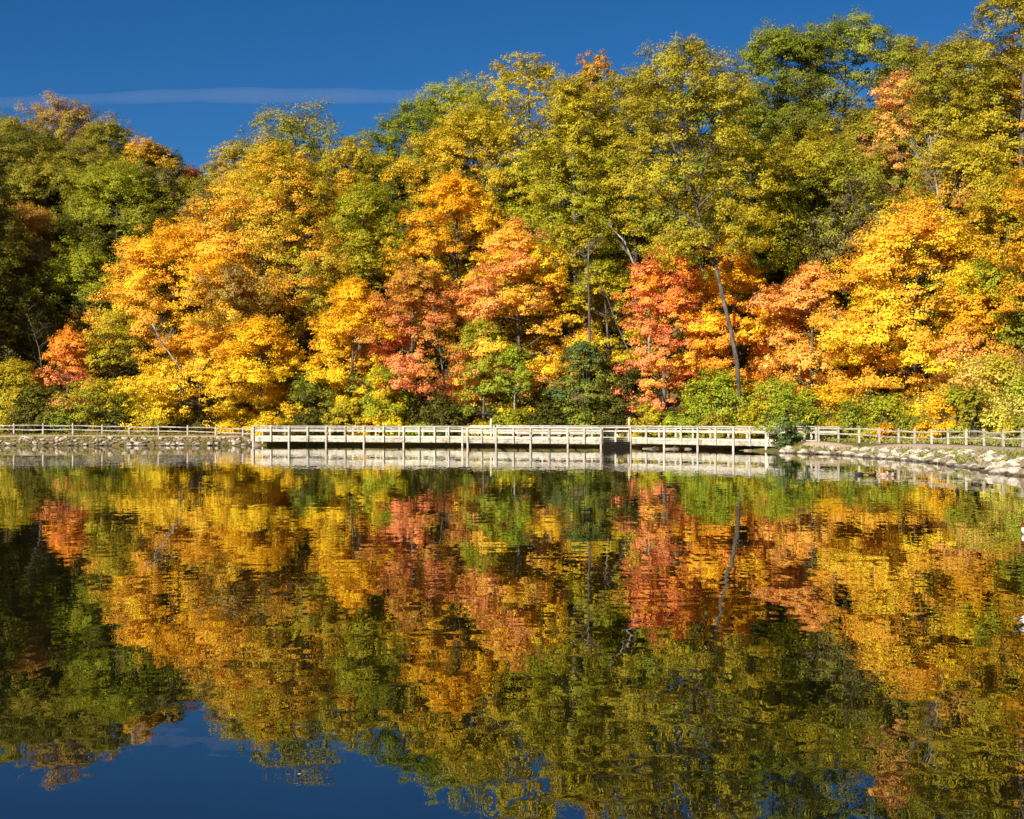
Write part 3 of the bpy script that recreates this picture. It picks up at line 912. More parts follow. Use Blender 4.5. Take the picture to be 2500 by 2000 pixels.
 (1900, 930, 1035, 150, -2, 'yolive', 'bush', 'mustard and orange thicket left of the evergreen shrub at the right boardwalk end', 'mustard thicket', dict(pal2='bgreen')),
 (2030, 950, 1040, 170, -1, 'gold', 'bush', 'gold sapling behind the first bays of the right rail fence', 'gold fence sapling', dict(pal2='bgreen', mixdir=(0,0,-1))),
 (2160, 965, 1050, 180, -2, 'ygreen', 'bush', 'yellow-green thicket under the middle of the broadest orange maple', 'green thicket under maple', dict(pal2='ygreen')),
 (2290, 955, 1050, 170, -6, 'rgold', 'bush', 'gold and rust thicket right of the yellow-green thicket by the right fence', 'gold rust thicket', dict(pal2='yellow', mixdir=(0,0,-1))),
 (2390, 880, 1060, 170, -7, 'salmon', 'bush', 'pinkish orange bushy sapling left of the pale lemon-green bush', 'pinkish bushy sapling', dict(pal2='lemon')),
 (2130, 720, 1000, 180, 3, 'lightorange', 'maple', 'orange maple filling the gap left of the broadest orange maple', 'gap-filling orange maple', dict(pal2='yellow', flat=.36)),
 (2400, 640, 960, 230, 4, 'gold', 'maple', 'gold maple low at the right, below the golden right edge maple', 'low right gold maple', dict(pal2='ygreen', flat=.36)),
 (1545, 900, 1040, 130, 2, 'dark', 'bush', 'dark shadowy thicket between the dark evergreen and the coral red maple', 'dark thicket', {}),
 (940, 900, 1040, 150, 1, 'ygreen', 'bush', 'yellow-green thicket between bright yellow and coral orange maples', 'yellow-green thicket', dict(pal2='bgreen')),
 (770, 920, 1040, 130, 0, 'dark', 'bush', 'dark thicket below the gap between two yellow maples', 'dark low thicket', dict(pal2='green')),
 (1070, 950, 1040, 110, 1, 'dark', 'bush', 'dark thicket at the foot of the grey forked bare tree', 'dark thicket at bare tree', {}),
 (240, 930, 1040, 160, 0, 'green', 'bush', 'green thicket behind the fence right of the coral red sapling', 'green left thicket', dict(pal2='yolive')),
 (100, 940, 1040, 130, 0, 'dgreen', 'bush', 'dark green thicket behind the fence left of the coral red sapling', 'dark left thicket', {}),
 (380, 900, 1040, 130, 1, 'yolive', 'bush', 'olive-yellow thicket left of the low yellow maple', 'olive-yellow thicket', dict(pal2='yellow')),
 # ---- trees that close the ridge
 (70, 330, 560, 220, 45, 'olive', 'round', 'olive tree right of the left edge skyline tree, below the rusty dome', 'olive tree under dome', dict(pal2='dgreen')),
 (200, 360, 600, 220, 44, 'dgreen', 'round', 'dense dark tree directly under the rusty tan dome', 'dense dark tree', dict(pal2='olive')),
 (455, 450, 700, 150, 40, 'green', 'round', 'green tree just under the lowest dip of the skyline', 'green tree under dip', dict(pal2='olive')),
 (520, 440, 640, 140, 38, 'olive', 'round', 'olive tree at the right foot of the skyline dip', 'olive tree at dip', {}),
 (610, 430, 700, 170, 34, 'yolive', 'round', 'olive-yellow tree behind the left shoulder of the tallest orange maple', 'left shoulder tree', {}),
 (790, 400, 640, 190, 33, 'rgold', 'round', 'dull gold tree behind the right shoulder of the tallest orange maple', 'right shoulder tree', dict(pal2='olive')),
 (880, 430, 700, 180, 34, 'green', 'round', 'green tree in the gap below the golden brown crown', 'green gap tree', {}),
 (950, 380, 700, 200, 30, 'green', 'round', 'green tree low on the left slope of the high skyline', 'low slope green tree', dict(pal2='dgreen')),
 (1060, 420, 760, 200, 24, 'dgreen', 'round', 'dark green tree beneath the bronze olive oak', 'dark tree beneath bronze oak', dict(pal2='olive')),
 (1230, 440, 760, 200, 24, 'rust', 'round', 'rust brown tree under the airy yellow-olive oak', 'rust tree under airy oak', dict(pal2='dgreen')),
 (1340, 330, 700, 170, 20, 'ygreen', 'round', 'yellow-green tree with sky above it right of the dark oak limbs', 'yellow-green tree by limbs', dict(dens=.8)),
 (1500, 300, 760, 220, 24, 'ygreen', 'round', 'yellow-green tree behind the olive-gold skyline tree', 'yellow-green rear tree', {}),
 (1790, 330, 760, 220, 26, 'dgreen', 'round', 'dark green tree right behind the leaning oak crown', 'dark tree behind oak', dict(pal2='green')),
 (1950, 260, 620, 240, 30, 'yolive', 'round', 'olive-yellow tree below the highest dark green tree', 'olive-yellow tree below highest', dict(pal2='green')),
 (2110, 270, 620, 220, 30, 'olive', 'round', 'olive tree behind the faded salmon tree', 'olive tree by salmon', {}),
 (2260, 230, 600, 200, 28, 'olive', 'round', 'olive tree under the half-bare skyline tree', 'olive tree under half-bare', dict(pal2='green')),
 (2420, 300, 700, 240, 22, 'olive', 'round', 'olive tree under the tallest right edge tree', 'olive tree under tallest', dict(pal2='rust')),
 # ---- just beyond the frame
 (-140, 330, 980, 250, 12, 'dgreen', 'round', 'tall dark green tree just beyond the left edge of the photo', 'left outer tree', {}),
 (-300, 300, 980, 250, 8, 'olive', 'round', 'tall olive tree second beyond the left edge of the photo', 'second left outer tree', {}),
 (-190, 260, 900, 260, 30, 'dgreen', 'round', 'tall dark tree high on the slope beyond the left edge', 'upper left outer tree', {}),
 (-90, 560, 1000, 160, 2, 'dark', 'round', 'dark shore tree touching the left edge above the fence', 'dark left shore tree', {}),
 (2640, 300, 1000, 300, 2, 'rgold', 'maple', 'gold maple just beyond the right edge of the photo', 'right outer maple', {}),
 (2620, 900, 1060, 220, -14, 'ygreen', 'bush', 'yellow-green thicket just beyond the right edge behind the fence', 'right outer thicket', {}),
 (2530, 920, 1060, 170, -15, 'lemon', 'bush', 'lemon-green low bush at the right edge, close behind the last fence posts', 'low lemon bush', dict(pal2='bgreen')),
]
heroes = []
for (x, yt, yb, wd, rows, pal, shape, label, sn, kw) in T:
    D = frontD(x) + rows
    kw = dict(kw)
    p = px(x, yt, D)
    zc = px(x, yb, D).z
    if kw.pop('lean', 0):
        D = 141.0
        pts = [px(1812, 960, D - 3.0), px(1800, 890, D - 3.0), px(1785, 810, D - 3.0), px(1768, 740, D - 3.0), px(1748, 650, D - 3.0), px(1722, 580, D - 3.0), px(1703, 520, D - 3.0), px(1690, 440, D - 3.0), px(1680, 350, D - 3.0), px(1665, 230, D - 3.0)]
        p = px(1812, yt, D); zc = px(x, yb, D).z
        kw['trunk_pts'] = pts
        kw['zbase'] = gz(pts[0].x, D - 3.0)
        pts[0].z = kw['zbase'] - .3
        kw['extra'] = [[px(a, b, D - 3.0 + k_) for a, b in l] for l, k_ in (
            ([(1718, 570), (1690, 540), (1650, 505), (1605, 470), (1580, 440)], -1), ([(1700, 505), (1718, 430), (1740, 330), (1745, 220)], -.6),
            ([(1695, 470), (1660, 400), (1630, 320), (1600, 240)], -1.2), ([(1702, 510), (1740, 470), (1790, 440), (1830, 400)], -.5),
            ([(1735, 610), (1690, 590), (1640, 570), (1600, 575)], -1.5))]
    e = make_tree('tree' if shape != 'bush' else 'shrub', label, p.x, D, p.z, zc, wd * D / F, pal, shape,
                  cat='tree' if shape != 'bush' else 'shrub', **kw)
    heroes.append((x, yt, yb, wd, rows, sn, pal))

# trees half hidden behind others (one behind each of many heroes, further up the slope)
fill_pal = {'left': ['dgreen', 'dark', 'olive'], 'mid': ['olive', 'yolive', 'rgold', 'ygreen', 'yolive'], 'right': ['olive', 'ygreen', 'rgold', 'green', 'yolive']}
names = {'dgreen': 'dark green', 'dark': 'shadowy green', 'olive': 'olive', 'yolive': 'olive-yellow', 'rgold': 'dull gold', 'ygreen': 'yellow-green', 'rust': 'rusty', 'green': 'green'}
k = 0
shape_of = {t_[8]: t_[6] for t_ in T}
for (x, yt, yb, wd, rows, sn, pal) in heroes:
    if (yt < 300 and rows > 30) or rows in (20, 22, 24, 26, 28) and yt < 450 and yb > 550: continue
    if shape_of.get(sn) == 'bush': continue
    if yb - yt < 60: continue
    D = frontD(x) + rows + 6.5
    x2 = x + random.uniform(-.28, .28) * wd
    y2 = yt + (yb - yt) * random.uniform(.16, .34)
    yb2 = min(1035, yb + 70) - 0
    reg = 'left' if x < 420 else ('mid' if x < 1600 else 'right')
    pl = fill_pal[reg][k % len(fill_pal[reg])]; k += 1
    p = px(x2, y2, D)
    make_tree('tree', '%s tree half hidden behind the %s' % (names[pl], sn), p.x, D, p.z, px(x, yb2, D).z, max(90, wd * .8) * D / F, pl,
              'round', dens=.75, ls=.26, group='trees half hidden in the hillside wood')

print('trees done', sum(len(o.data.polygons) for o in bpy.data.objects if o.type == 'MESH'))

# undergrowth bushes, one behind each bay of fence and boardwalk
ORD = ['first', 'second', 'third', 'fourth', 'fifth', 'sixth', 'seventh', 'eighth', 'ninth', 'tenth', 'eleventh', 'twelfth', 'thirteenth']
cols = {'gold': 'golden', 'dark': 'shadowy dark', 'orange': 'orange', 'olive': 'olive', 'bgreen': 'bright green', 'ygreen': 'yellow-green', 'yolive': 'mustard', 'green': 'green', 'dgreen': 'dark green', 'yellow': 'yellow', 'lemon': 'pale lemon', 'rgold': 'gold'}
def bushes(xs, where, seq, D_off, hs, cnt):
    for i in range(len(xs) - 1):
        xc = (xs[i] + xs[i + 1]) / 2
        wpx = abs(xs[i + 1] - xs[i])
        pl = seq[i % len(seq)]
        D = D_off(xc) + random.uniform(-1, 1.5)
        p = px(xc, 1020, D)
        g = gz(p.x, D)
        h = hs * random.choice((.5, .75, 1.0, 1.3, 1.6)) * random.uniform(.85, 1.1)
        make_tree('bush', '%s bush behind the %s bay %s' % (cols[pl], ORD[cnt(i)], where), p.x, D, g + h, g, max(2.6, wpx * D / F * 1.25), pl, 'bush',
                  dens=1.1, ls=.18, cat='bush', group='bushes at the foot of the wood', clump=.7)
bushes(lx_[:9] + [600], 'of the left rail fence from the edge', ['yolive', 'dark', 'green', 'olive', 'dark', 'yellow', 'yolive', 'dark', 'yellow'], lambda x: 156.0, 1.9, lambda i: i)
bushes(xl[::2], 'pair of the left boardwalk railing', ['yellow', 'dark', 'yolive', 'yellow', 'bgreen', 'dark'], lambda x: np.interp(x, [618, 1129], [153.5, 149]), 2.2, lambda i: i)
bushes([1129, 1200, 1290, 1380, 1460, 1540], 'of the rear platform railing, counted from the left', ['yolive', 'ygreen', 'dark', 'green', 'dark'], lambda x: np.interp(x, [1129, 1539], [149, 144.5]), 2.0, lambda i: i)
bushes(xr[::2], 'pair of the right boardwalk railing', ['yolive', 'bgreen', 'olive', 'yolive'], lambda x: np.interp(x, [1539, 1870], [143.5, 133]), 2.4, lambda i: i)
bushes([1870, 1930, 1996], 'of railing beyond the last long boardwalk post', ['dgreen', 'bgreen'], lambda x: 129, 2.4, lambda i: i)
bushes(rx_, 'of the right rail fence, counted from the boardwalk', ['yolive', 'green', 'ygreen', 'rgold', 'green', 'yolive', 'gold', 'ygreen', 'olive', 'lemon', 'yolive', 'green'], lambda x: np.interp(x, [1996, 2150, 2543], [124, 118, 100]), 2.1, lambda i: i)
# evergreen shrub in front of the right end of the boardwalk
p = px(1922, 958, 119.2)
make_tree('shrub', 'dark green shrub growing in front of the right end of the boardwalk', p.x, 119.6, p.z, 0.2, 3.6, 'cedar', 'bush', dens=.9, ls=.15, cat='shrub', clump=.62, pal2='bgreen', flat=.5)

# ------------------------------------------------------------------ bare trunks and snags
def bare(name, label, pts, D, r0, r1, mat, nb, cat='tree', spread=1.2):
    P = [px(a, b, D) for a, b in pts]
    base = P[0].copy(); g = gz(P[0].x, D)
    e = empty(name, (base.x, D, g))
    if P[0].z > g: P = [Vector((P[0].x, D, g - .3))] + P
    mb = MB(); off = Vector((base.x, D, g))
    n = len(P)
    mb.tube(P, [r0 + (r1 - r0) * i / (n - 1) for i in range(n)], 7)
    mb.build('trunk', M[mat], e, smooth=True, off=off)
    mb = MB()
    for i in range(nb):
        t = random.uniform(.4, .98) * (n - 1); a = P[int(t)].lerp(P[min(int(t) + 1, n - 1)], t % 1)
        az = random.uniform(0, 6.28); ln = random.uniform(.6, 1.5) * spread
        q = a + Vector((math.cos(az) * ln, math.sin(az) * ln * .7, ln * random.uniform(.4, 1.1)))
        m1 = a.lerp(q, .5) + Vector((random.uniform(-.1, .1), 0, .1))
        mb.tube([a, m1, q], [r1 * .8, r1 * .5, .01], 4, False)
        for _ in range(3):
            q2 = q + Vector((random.uniform(-.6, .6), random.uniform(-.4, .4), random.uniform(.1, .8))) * spread * .7
            mb.tube([m1, m1.lerp(q2, .5), q2], [r1 * .35, r1 * .25, .008], 3, False)
    mb.build('branches', M[mat], e, smooth=True, off=off)
    tag(e, label, cat)
bare('snag', 'white dead leaning trunk pointing down to the coral red maple', [(1585, 760), (1572, 700), (1545, 640), (1525, 590), (1508, 572)], 149.5, .16, .07, 'bark_pale', 5)
bare('bare_tree', 'straight grey bare trunk between the salmon maple and the yellow maple', [(1440, 840), (1438, 740), (1436, 650), (1437, 590)], 150.0, .16, .08, 'bark_grey', 12)
bare('bare_tree', 'dark thin bare sapling leaning beside the straight grey trunk', [(1540, 870), (1505, 790), (1480, 720), (1450, 660)], 149.0, .08, .03, 'bark_grey', 12)
bare('bare_tree', 'grey forked bare tree in front of the coral orange maple', [(1095, 1036), (1088, 960), (1075, 860), (1058, 760), (1050, 690)], 152.5, .13, .04, 'bark_grey', 16)
bare('bare_tree', 'pale crooked bare tree at the foot of the leftmost orange-gold maple', [(440, 900), (412, 860), (390, 830), (372, 790)], 156.5, .12, .05, 'bark_pale', 10)
bare('bare_tree', 'grey many-twigged bare tree on the slope below the half-bare skyline tree', [(2310, 560), (2290, 480), (2280, 400), (2270, 330)], 139.0, .16, .05, 'bark_pale', 22, spread=2.4)
bare('bare_tree', 'dark two-stemmed bare tree under the grey-green fine tree', [(2120, 700), (2110, 590), (2085, 500), (2070, 430)], 133.0, .12, .04, 'bark_dark', 12, spread=1.6)
bare('bare_tree', 'grey-white twisted bare branches low at the left edge of the wood', [(110, 960), (95, 850), (75, 790), (60, 750)], 160, .09, .03, 'bark_grey', 14, spread=1.2)

# ------------------------------------------------------------------ rocks
def rock_mesh(seed):
    rg = np.random.default_rng(seed)
    bm = bmesh.new()
    bmesh.ops.create_icosphere(bm, subdivisions=2, radius=1.0)
    pl = [(Vector(unit(rg.normal(size=3))), rg.uniform(.45, .85)) for _ in range(8)]
    st = Vector((rg.uniform(.9, 1.4), rg.uniform(.7, 1.1), rg.uniform(.42, .72)))
    for v in bm.verts:
        for nn, h in pl:
            dd = v.co.dot(nn)
            if dd > h: v.co -= nn * (dd - h)
        v.co = Vector((v.co.x * st.x, v.co.y * st.y, v.co.z * st.z)) * (1 + .04 * rg.normal())
    me = bpy.data.meshes.new('rock')
    bm.to_mesh(me); bm.free()
    return me
RM = {}
for i in range(10):
    a = rock_mesh(900 + i); b = a.copy()
    a.materials.append(M['rock']); b.materials.append(M['rock_brown'])
    RM[('p', i)] = a; RM[('b', i)] = b
rng = np.random.default_rng(55)
def along(pts, n, rg):
    pts = np.array(pts, float)
    seg = np.hypot(*np.diff(pts, axis=0).T); cum = np.r_[0, np.cumsum(seg)]
    u = rg.uniform(0, cum[-1], n)
    return np.stack([np.interp(u, cum, pts[:, 0]), np.interp(u, cum, pts[:, 1])], 1), u / cum[-1]
def place_rocks(line, nrm_in, n, smin, smax, kinds, label, group, wid, indiv):
    """n rocks between shoreline and wid metres up the bank; the largest ones are individuals, the rest one pile"""
    P, u = along(line, n, rng)
    s = rng.uniform(0, 1, n) ** 1.6 * (smax - smin) + smin
    order = np.argsort(-s)
    mbr = bmesh.new()
    for rank, i in enumerate(order):
        wl = wid(u[i])
        off = rng.uniform(-.15, 1) * wl
        x = P[i, 0] + nrm_in[0] * off; y = P[i, 1] + nrm_in[1] * off
        z = gz(x, y) + s[i] * .16
        me_ = RM[('p' if rng.random() < kinds else 'b', int(rng.integers(10)))]
        rot = (rng.uniform(-.4, .4), rng.uniform(-.4, .4), rng.uniform(0, 6.28))
        if rank < indiv:
            o = bpy.data.objects.new('rock', me_)
            o.location = (x, y, z); o.rotation_euler = rot; o.scale = (s[i],) * 3
            C.objects.link(o)
            row = 'at the waterline' if off < wl * .25 else ('high on the bank' if off > wl * .7 else 'halfway up the bank')
            sz_ = 'large' if s[i] > smin + .6 * (smax - smin) else ('middling' if s[i] > smin + .4 * (smax - smin) else 'small')
            tone = 'pale' if me_.materials[0] is M['rock'] else 'brownish'
            xp_ = 1250 + x * F / y
            if kinds < .6:
                bay = sum(1 for q in lx_ if q > xp_) + 1
                whr = 'below bay %d of the left rail fence from the boardwalk' % bay
            else:
                bay = max(0, sum(1 for q in rx_ if q < xp_))
                whr = 'below bay %d of the right rail fence from the boardwalk' % bay if bay else 'by the right boardwalk end'
            tag(o, '%s %s rock %s %s' % (sz_, tone, row.replace('halfway up the bank', 'midway up').replace('high on the bank', 'high up').replace('at the waterline', 'at water'), whr), 'rock', group)
        else:
            mt = Matrix.Translation((x, y, z)) @ Vector(rot).to_track_quat('Z', 'Y').to_matrix().to_4x4() @ Matrix.Rotation(rot[2], 4, 'Z') @ Matrix.Scale(s[i], 4)
            t_ = bmesh.new(); t_.from_mesh(me_); bmesh.ops.transform(t_, matrix=mt, verts=t_.verts)
            tm = bpy.data.meshes.new('t'); t_.to_mesh(tm); t_.free(); mbr.from_mesh(tm); bpy.data.meshes.remove(tm)
    if len(mbr.verts):
        me2 = bpy.data.meshes.new('rubble'); mbr.to_mesh(me2)
        tag(link('rubble', me2, M['rock_brown']), 'loose small stones filling the gaps between the bank rocks ' + ('left of' if kinds < .6 else 'right of') + ' the boardwalk', 'rubble', kind='stuff')
    mbr.free()
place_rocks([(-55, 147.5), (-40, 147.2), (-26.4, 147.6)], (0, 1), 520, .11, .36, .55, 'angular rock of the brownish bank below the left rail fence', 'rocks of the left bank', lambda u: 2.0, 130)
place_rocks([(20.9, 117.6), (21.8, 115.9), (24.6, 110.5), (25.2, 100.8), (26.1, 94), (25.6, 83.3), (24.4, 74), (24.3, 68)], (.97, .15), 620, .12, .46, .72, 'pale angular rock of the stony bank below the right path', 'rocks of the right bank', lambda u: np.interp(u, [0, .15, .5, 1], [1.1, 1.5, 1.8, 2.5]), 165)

# driftwood and stones under the boardwalk edge
def log(x, y, ln, r, ang, label):
    D = CAMZ * F / (y - YH)
    X = (x - 1250) * D / F
    e = MB()
    a = math.radians(ang)
    pts = [(-ln / 2 * math.cos(a), -ln / 2 * math.sin(a), 0), (0, .03, .03), (ln / 2 * math.cos(a), ln / 2 * math.sin(a), .05)]
    e.tube(pts, [r, r * .9, r * .6], 7)
    e.tube([(0, .03, .03), (.15 * ln, -.1, r * 2.2), (.25 * ln, -.15, r * 4)], [r * .4, r * .3, .01], 5)
    o = e.build('driftwood', M['log'], smooth=True)
    o.location = (X, D, r * .25)
    tag(o, label, 'driftwood')
log(832, 1087.5, 1.6, .10, 10, 'thick driftwood piece on the water under the left boardwalk')
log(735, 1087.3, .8, .06, -20, 'small driftwood stick under the left boardwalk near its end')
log(1590, 1096, 1.6, .06, 8, 'thin long driftwood branch right of the shaded platform side')
log(1640, 1096.5, 1.3, .07, -12, 'driftwood branch under the second bay pair of the right boardwalk')
log(1688, 1096.8, 1.2, .09, 5, 'stout driftwood log under the middle of the right boardwalk')
log(1735, 1097.5, .9, .05, 30, 'forked driftwood stick right of the stout driftwood log')
log(1845, 1100.5, 2.0, .08, 4, 'long driftwood log beside the last long boardwalk post')

# ------------------------------------------------------------------ grass and fallen leaves
def scatter(n, fn, name, label, cat, c1, c2, size, upright, zoff):
    rg = np.random.default_rng(n)
    pts = fn(rg, n)
    z = ground_z(pts[:, 0], pts[:, 1])
    d = shore_dist(pts)
    ok = (d > .4)
    pts = pts[ok]; z = z[ok]; m = len(pts)
    nr = rg.normal(size=(m, 3)); nr[:, 2] = np.abs(nr[:, 2]) * (0.15 if upright else 2.5); nr = unit(nr)
    sz = size * rg.uniform(.6, 1.4, m)
    cen = np.stack([pts[:, 0], pts[:, 1], z + zoff * rg.uniform(.2, 1.0, m)], 1)
    f = rg.uniform(0, 1, m)[:, None]
    col = np.array(c1) * (1 - f) + np.array(c2) * f
    o = link(name, leaf_mesh(name, cen, nr, sz, col, rg))
    tag(o, label, cat, kind='stuff')
def left_strip(rg, n):
    x = rg.uniform(-62, -26.5, n); return np.stack([x, 147.6 + rg.uniform(.8, 9, n) ** 1.0], 1)
def right_strip(rg, n):
    P, u = along([(24.4, 118.6), (26.4, 113), (30.0, 102), (32.0, 93), (34.5, 84)], n, rg)
    return P + np.stack([rg.uniform(.0, 9, n) ** 1.0, rg.uniform(-.3, 3, n)], 1)
def right_bank(rg, n):
    P, u = along([(22.3, 117), (25.4, 110.5), (26.3, 100.8), (27.4, 94), (27.4, 83.3), (26.6, 74)], n, rg)
    return P + np.stack([rg.uniform(-1.2, .5, n), rg.uniform(-.5, .5, n)], 1)
def keep_left(rg, n):
    p = left_strip(rg, n); return p[(p[:, 1] < 149.4) | (p[:, 1] > 152.0)]
scatter(16000, keep_left, 'grass', 'short green and straw grass along the left bank and fence', 'grass', (.16, .20, .03), (.42, .36, .10), .16, True, .12)
scatter(12000, right_strip, 'grass', 'short green and straw grass under the right rail fence', 'grass', (.16, .24, .03), (.48, .42, .14), .15, True, .12)
scatter(2600, right_bank, 'grass', 'green weeds between the rocks of the right bank', 'grass', (.16, .22, .03), (.40, .36, .10), .15, True, .22)
scatter(5000, left_strip, 'fallen_leaves', 'orange and tan fallen leaves strewn along the left path', 'fallen leaves', (.55, .22, .05), (.62, .42, .16), .10, False, .07)
scatter(4500, right_strip, 'fallen_leaves', 'orange and tan fallen leaves strewn under the right fence', 'fallen leaves', (.55, .22, .05), (.62, .42, .16), .09, False, .07)

# ------------------------------------------------------------------ ducks
def duck(x, y, length, heading, cols_, label, group=None, head_up=True):
    """body lofted as one surface with neck and head; x, y photo pixel of the waterline"""
    D = CAMZ * F / (y - YH)
    X = (x - 1250) * D / F
    e = empty('duck', (X, D, 0), math.radians(heading))
    k = length / .55
    # body profile along +x (head end)
    st = [(-.30, .085, .012, .010), (-.25, .075, .035, .022), (-.17, .055, .075, .055), (-.05, .045, .105, .085), (.07, .045, .105, .088), (.16, .065, .085, .082), (.205, .11, .055, .062)]
    if head_up: st += [(.215, .17, .036, .040), (.22, .225, .032, .034), (.235, .265, .040, .040), (.255, .285, .042, .040), (.285, .285, .034, .030), (.305, .275, .016, .014)]
    else: st += [(.21, .15, .045, .045), (.20, .185, .045, .045), (.17, .205, .042, .036), (.13, .205, .03, .026), (.10, .195, .012, .012)]
    vs = []; fs = []; nr = 12
    for i, (sx, sz, ry, rz) in enumerate(st):
        a = st[max(i - 1, 0)]; b = st[min(i + 1, len(st) - 1)]
        t = Vector((b[0] - a[0], 0, b[1] - a[1])).normalized()
        up = Vector((-t.z, 0, t.x))
        for j in range(nr):
            th = 2 * math.pi * j / nr
            p = Vector((sx, 0, sz)) + Vector((0, ry * math.cos(th), 0)) + up * (rz * math.sin(th))
            vs.append(p * k)
    for i in range(len(st) - 1):
        for j in range(nr):
            fs.append((i * nr + j, i * nr + (j + 1) % nr, (i + 1) * nr + (j + 1) % nr, (i + 1) * nr + j))
    fs.append(tuple(range(nr))[::-1]); fs.append(tuple((len(st) - 1) * nr + j for j in range(nr)))
    mb = MB(); mb.add(vs, fs)
    bd = mb.build('body', cols_['body'], e, smooth=True)
    bd.data.materials.append(cols_['head'])
    for pl in bd.data.polygons:
        if pl.index // nr >= 7 and pl.index < (len(st) - 1) * nr or pl.index == len(bd.data.polygons) - 1: pl.material_index = 1
    for sgn in (-1, 1):
        mb = MB(); wv = []; wf = []
        prof = [(-.27, .085, .02), (-.18, .10, .035), (-.05, .105, .048), (.07, .105, .042), (.14, .10, .015)]
        for i, (sx, sz, hh) in enumerate(prof):
            yy = np.interp(sx, [-.3, -.17, -.05, .07, .16], [.02, .075, .103, .104, .08])
            for dz, oy in ((hh, -.028), (hh * .3, .010), (-hh * .7, .012), (-hh, -.004)):
                wv.append(Vector((sx, sgn * (yy + oy), sz + dz)) * k)
        for i in range(len(prof) - 1):
            for j in range(4):
                wf.append((i * 4 + j, i * 4 + (j + 1) % 4, (i + 1) * 4 + (j + 1) % 4, (i + 1) * 4 + j))
        wf += [(0, 1, 2, 3), (16, 17, 18, 19)]
        mb.add(wv, wf); mb.build('wing', cols_['wing'], e, smooth=True)
    mb = MB()
    if head_up:
        mb.tube([Vector(q) * k for q in ((.295, 0, .272), (.33, 0, .262), (.355, 0, .258))], [.016 * k, .013 * k, .011 * k], 6)
    else:
        mb.tube([Vector(q) * k for q in ((.11, 0, .198), (.08, 0, .175), (.06, 0, .165))], [.013 * k, .012 * k, .01 * k], 6)
    mb.build('bill', cols_['bill'], e, smooth=True)
    for sgn in (-1, 1):
        mb = MB(); ex = .268 if head_up else .16; ez = .293 if head_up else .212
        mb.tube([Vector((ex, sgn * .034, ez)) * k, Vector((ex, sgn * .042, ez)) * k], [.007 * k, .005 * k], 6)
        mb.build('eye', M['dark'], e)
    mb = MB()
    mb.tube([Vector(q) * k for q in ((-.27, 0, .085), (-.33, 0, .10), (-.375, 0, .115))], [.028 * k, .022 * k, .006 * k], 6)
    mb.build('tail', cols_['tail'], e, smooth=True)
    tag(e, label, 'duck', group)
blk = mat_solid('black_brown_feathers', (.035, .025, .02)); brn = mat_solid('brown_feathers', (.16, .09, .05))
wht = mat_solid('white_feathers', (.75, .74, .72)); pnk = mat_solid('buff_feathers', (.62, .46, .36)); gry = mat_solid('grey_feathers', (.16, .15, .14))
chest = mat_solid('chestnut_feathers', (.24, .06, .03)); plum = mat_solid('plum_feathers', (.05, .02, .045)); yel = mat_solid('yellow_bill', (.6, .35, .05)); grn = mat_solid('green_black_feathers', (.015, .03, .02))
duck(2098, 1160, .50, 172, dict(body=blk, wing=blk, head=blk, bill=yel, tail=blk), 'dark duck, leftmost of the four floating off the right bank', 'ducks off the right bank', False)
duck(2129, 1160.5, .48, 8, dict(body=blk, wing=brn, head=blk, bill=yel, tail=blk), 'dark brown duck between the leftmost duck and the pale buff duck', 'ducks off the right bank', False)
duck(2158, 1162, .5, 5, dict(body=pnk, wing=pnk, head=pnk, bill=yel, tail=pnk), 'pale buff duck lying low on the water beside the dark ducks', 'ducks off the right bank', False)
duck(2181, 1162.5, .58, 250, dict(body=pnk, wing=blk, head=grn, bill=yel, tail=blk), 'dark-headed duck with buff breast, rightmost of the four', 'ducks off the right bank', True)
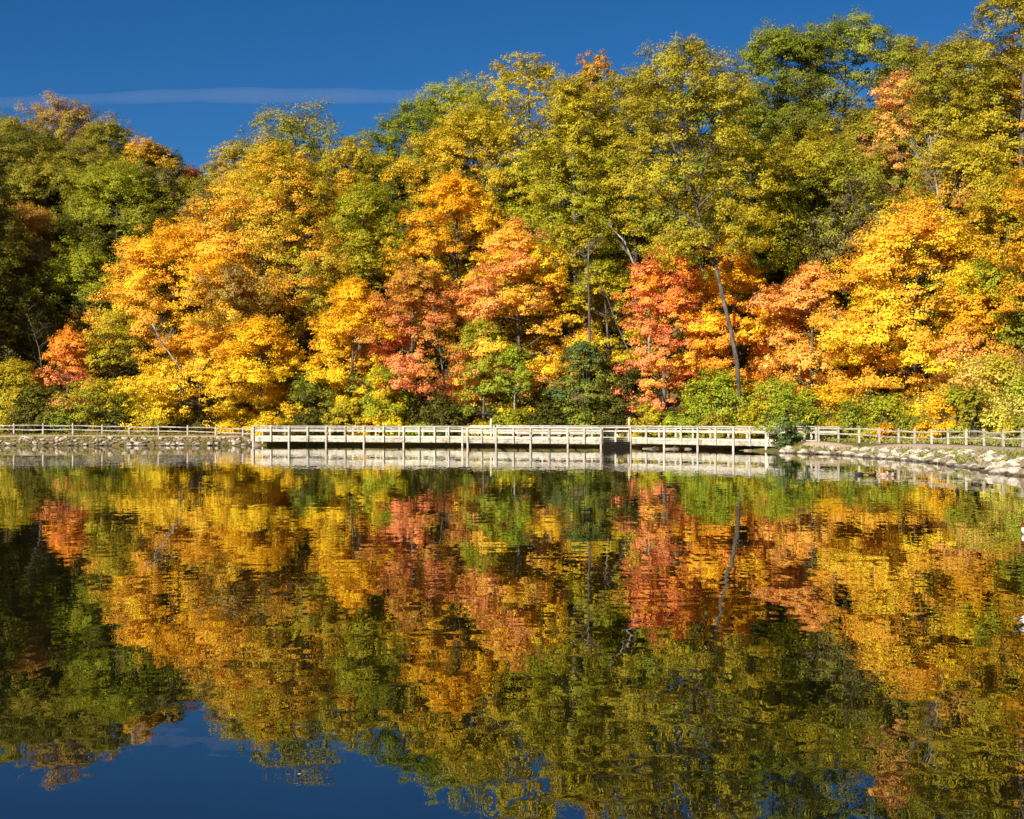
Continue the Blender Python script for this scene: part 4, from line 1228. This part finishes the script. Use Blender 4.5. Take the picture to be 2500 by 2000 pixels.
duck(2511, 1303, .52, 215, dict(body=wht, wing=plum, head=chest, bill=yel, tail=wht), 'white and plum drake half cut off by the right edge', None, True)
duck(2522, 1524, .44, 15, dict(body=wht, wing=wht, head=wht, bill=yel, tail=gry), 'white duck nearest the camera, only its rear inside the right edge')

# floating leaves
for (x, y, lb) in ((2426, 1313, 'tiny pale leaf floating near the drake at the right edge'), (2143, 1182, 'tiny pale leaf floating below the buff duck'),
                   (1010, 1508, 'tiny white speck of a leaf floating on the middle of the lake'), (730, 1893, 'small tan leaf floating on the blue reflection at lower left')):
    D = CAMZ * F / (y - YH); X = (x - 1250) * D / F
    mb = MB(); r = .0018 * D / 2
    mb.add([(-r * 1.6, 0, .006), (0, r, .014), (r * 1.5, 0, .008), (0, -r, .012)], [(0, 3, 2, 1)])
    o = mb.build('leaf', pnk); o.location = (X, D, 0)
    tag(o, lb, 'leaf')

# ------------------------------------------------------------------ contrail
def contrail():
    m, t = new_mat('thin_ice_cloud')
    v = N(t, 'ShaderNodeVolumePrincipled')
    v.inputs['Color'].default_value = (1, 1, 1, 1)
    v.inputs['Density'].default_value = 0.0007
    v.inputs['Anisotropy'].default_value = 0.0
    o = N(t, 'ShaderNodeOutputMaterial')
    t.links.new(v.outputs[0], o.inputs['Volume'])
    D = 9000.0
    pts = []; rad = []
    n = 40
    for i in range(n + 1):
        u = i / n
        x = -900 + u * 2900
        y = np.interp(x, [-900, 0, 450, 1050, 1800], [292, 251, 233, 236, 246])
        p = px(x, y, D + 1500 * u)
        pts.append(p)
        rad.append(np.interp(x, [-900, 0, 600, 1000, 1300, 1800, 2000], [42, 38, 50, 54, 46, 20, 4]) * 1.0 * (1 + .10 * math.sin(i * 1.9) + .07 * math.sin(i * .63 + 1)))
    mb = MB()
    mb.tube(pts, rad, 20)
    o_ = mb.build('contrail', m, smooth=True)
    tag(o_, 'faint white contrail crossing the blue sky above the left wood', 'contrail', kind='stuff')
contrail()
print('faces', sum(len(o.data.polygons) for o in bpy.data.objects if o.type == 'MESH'))
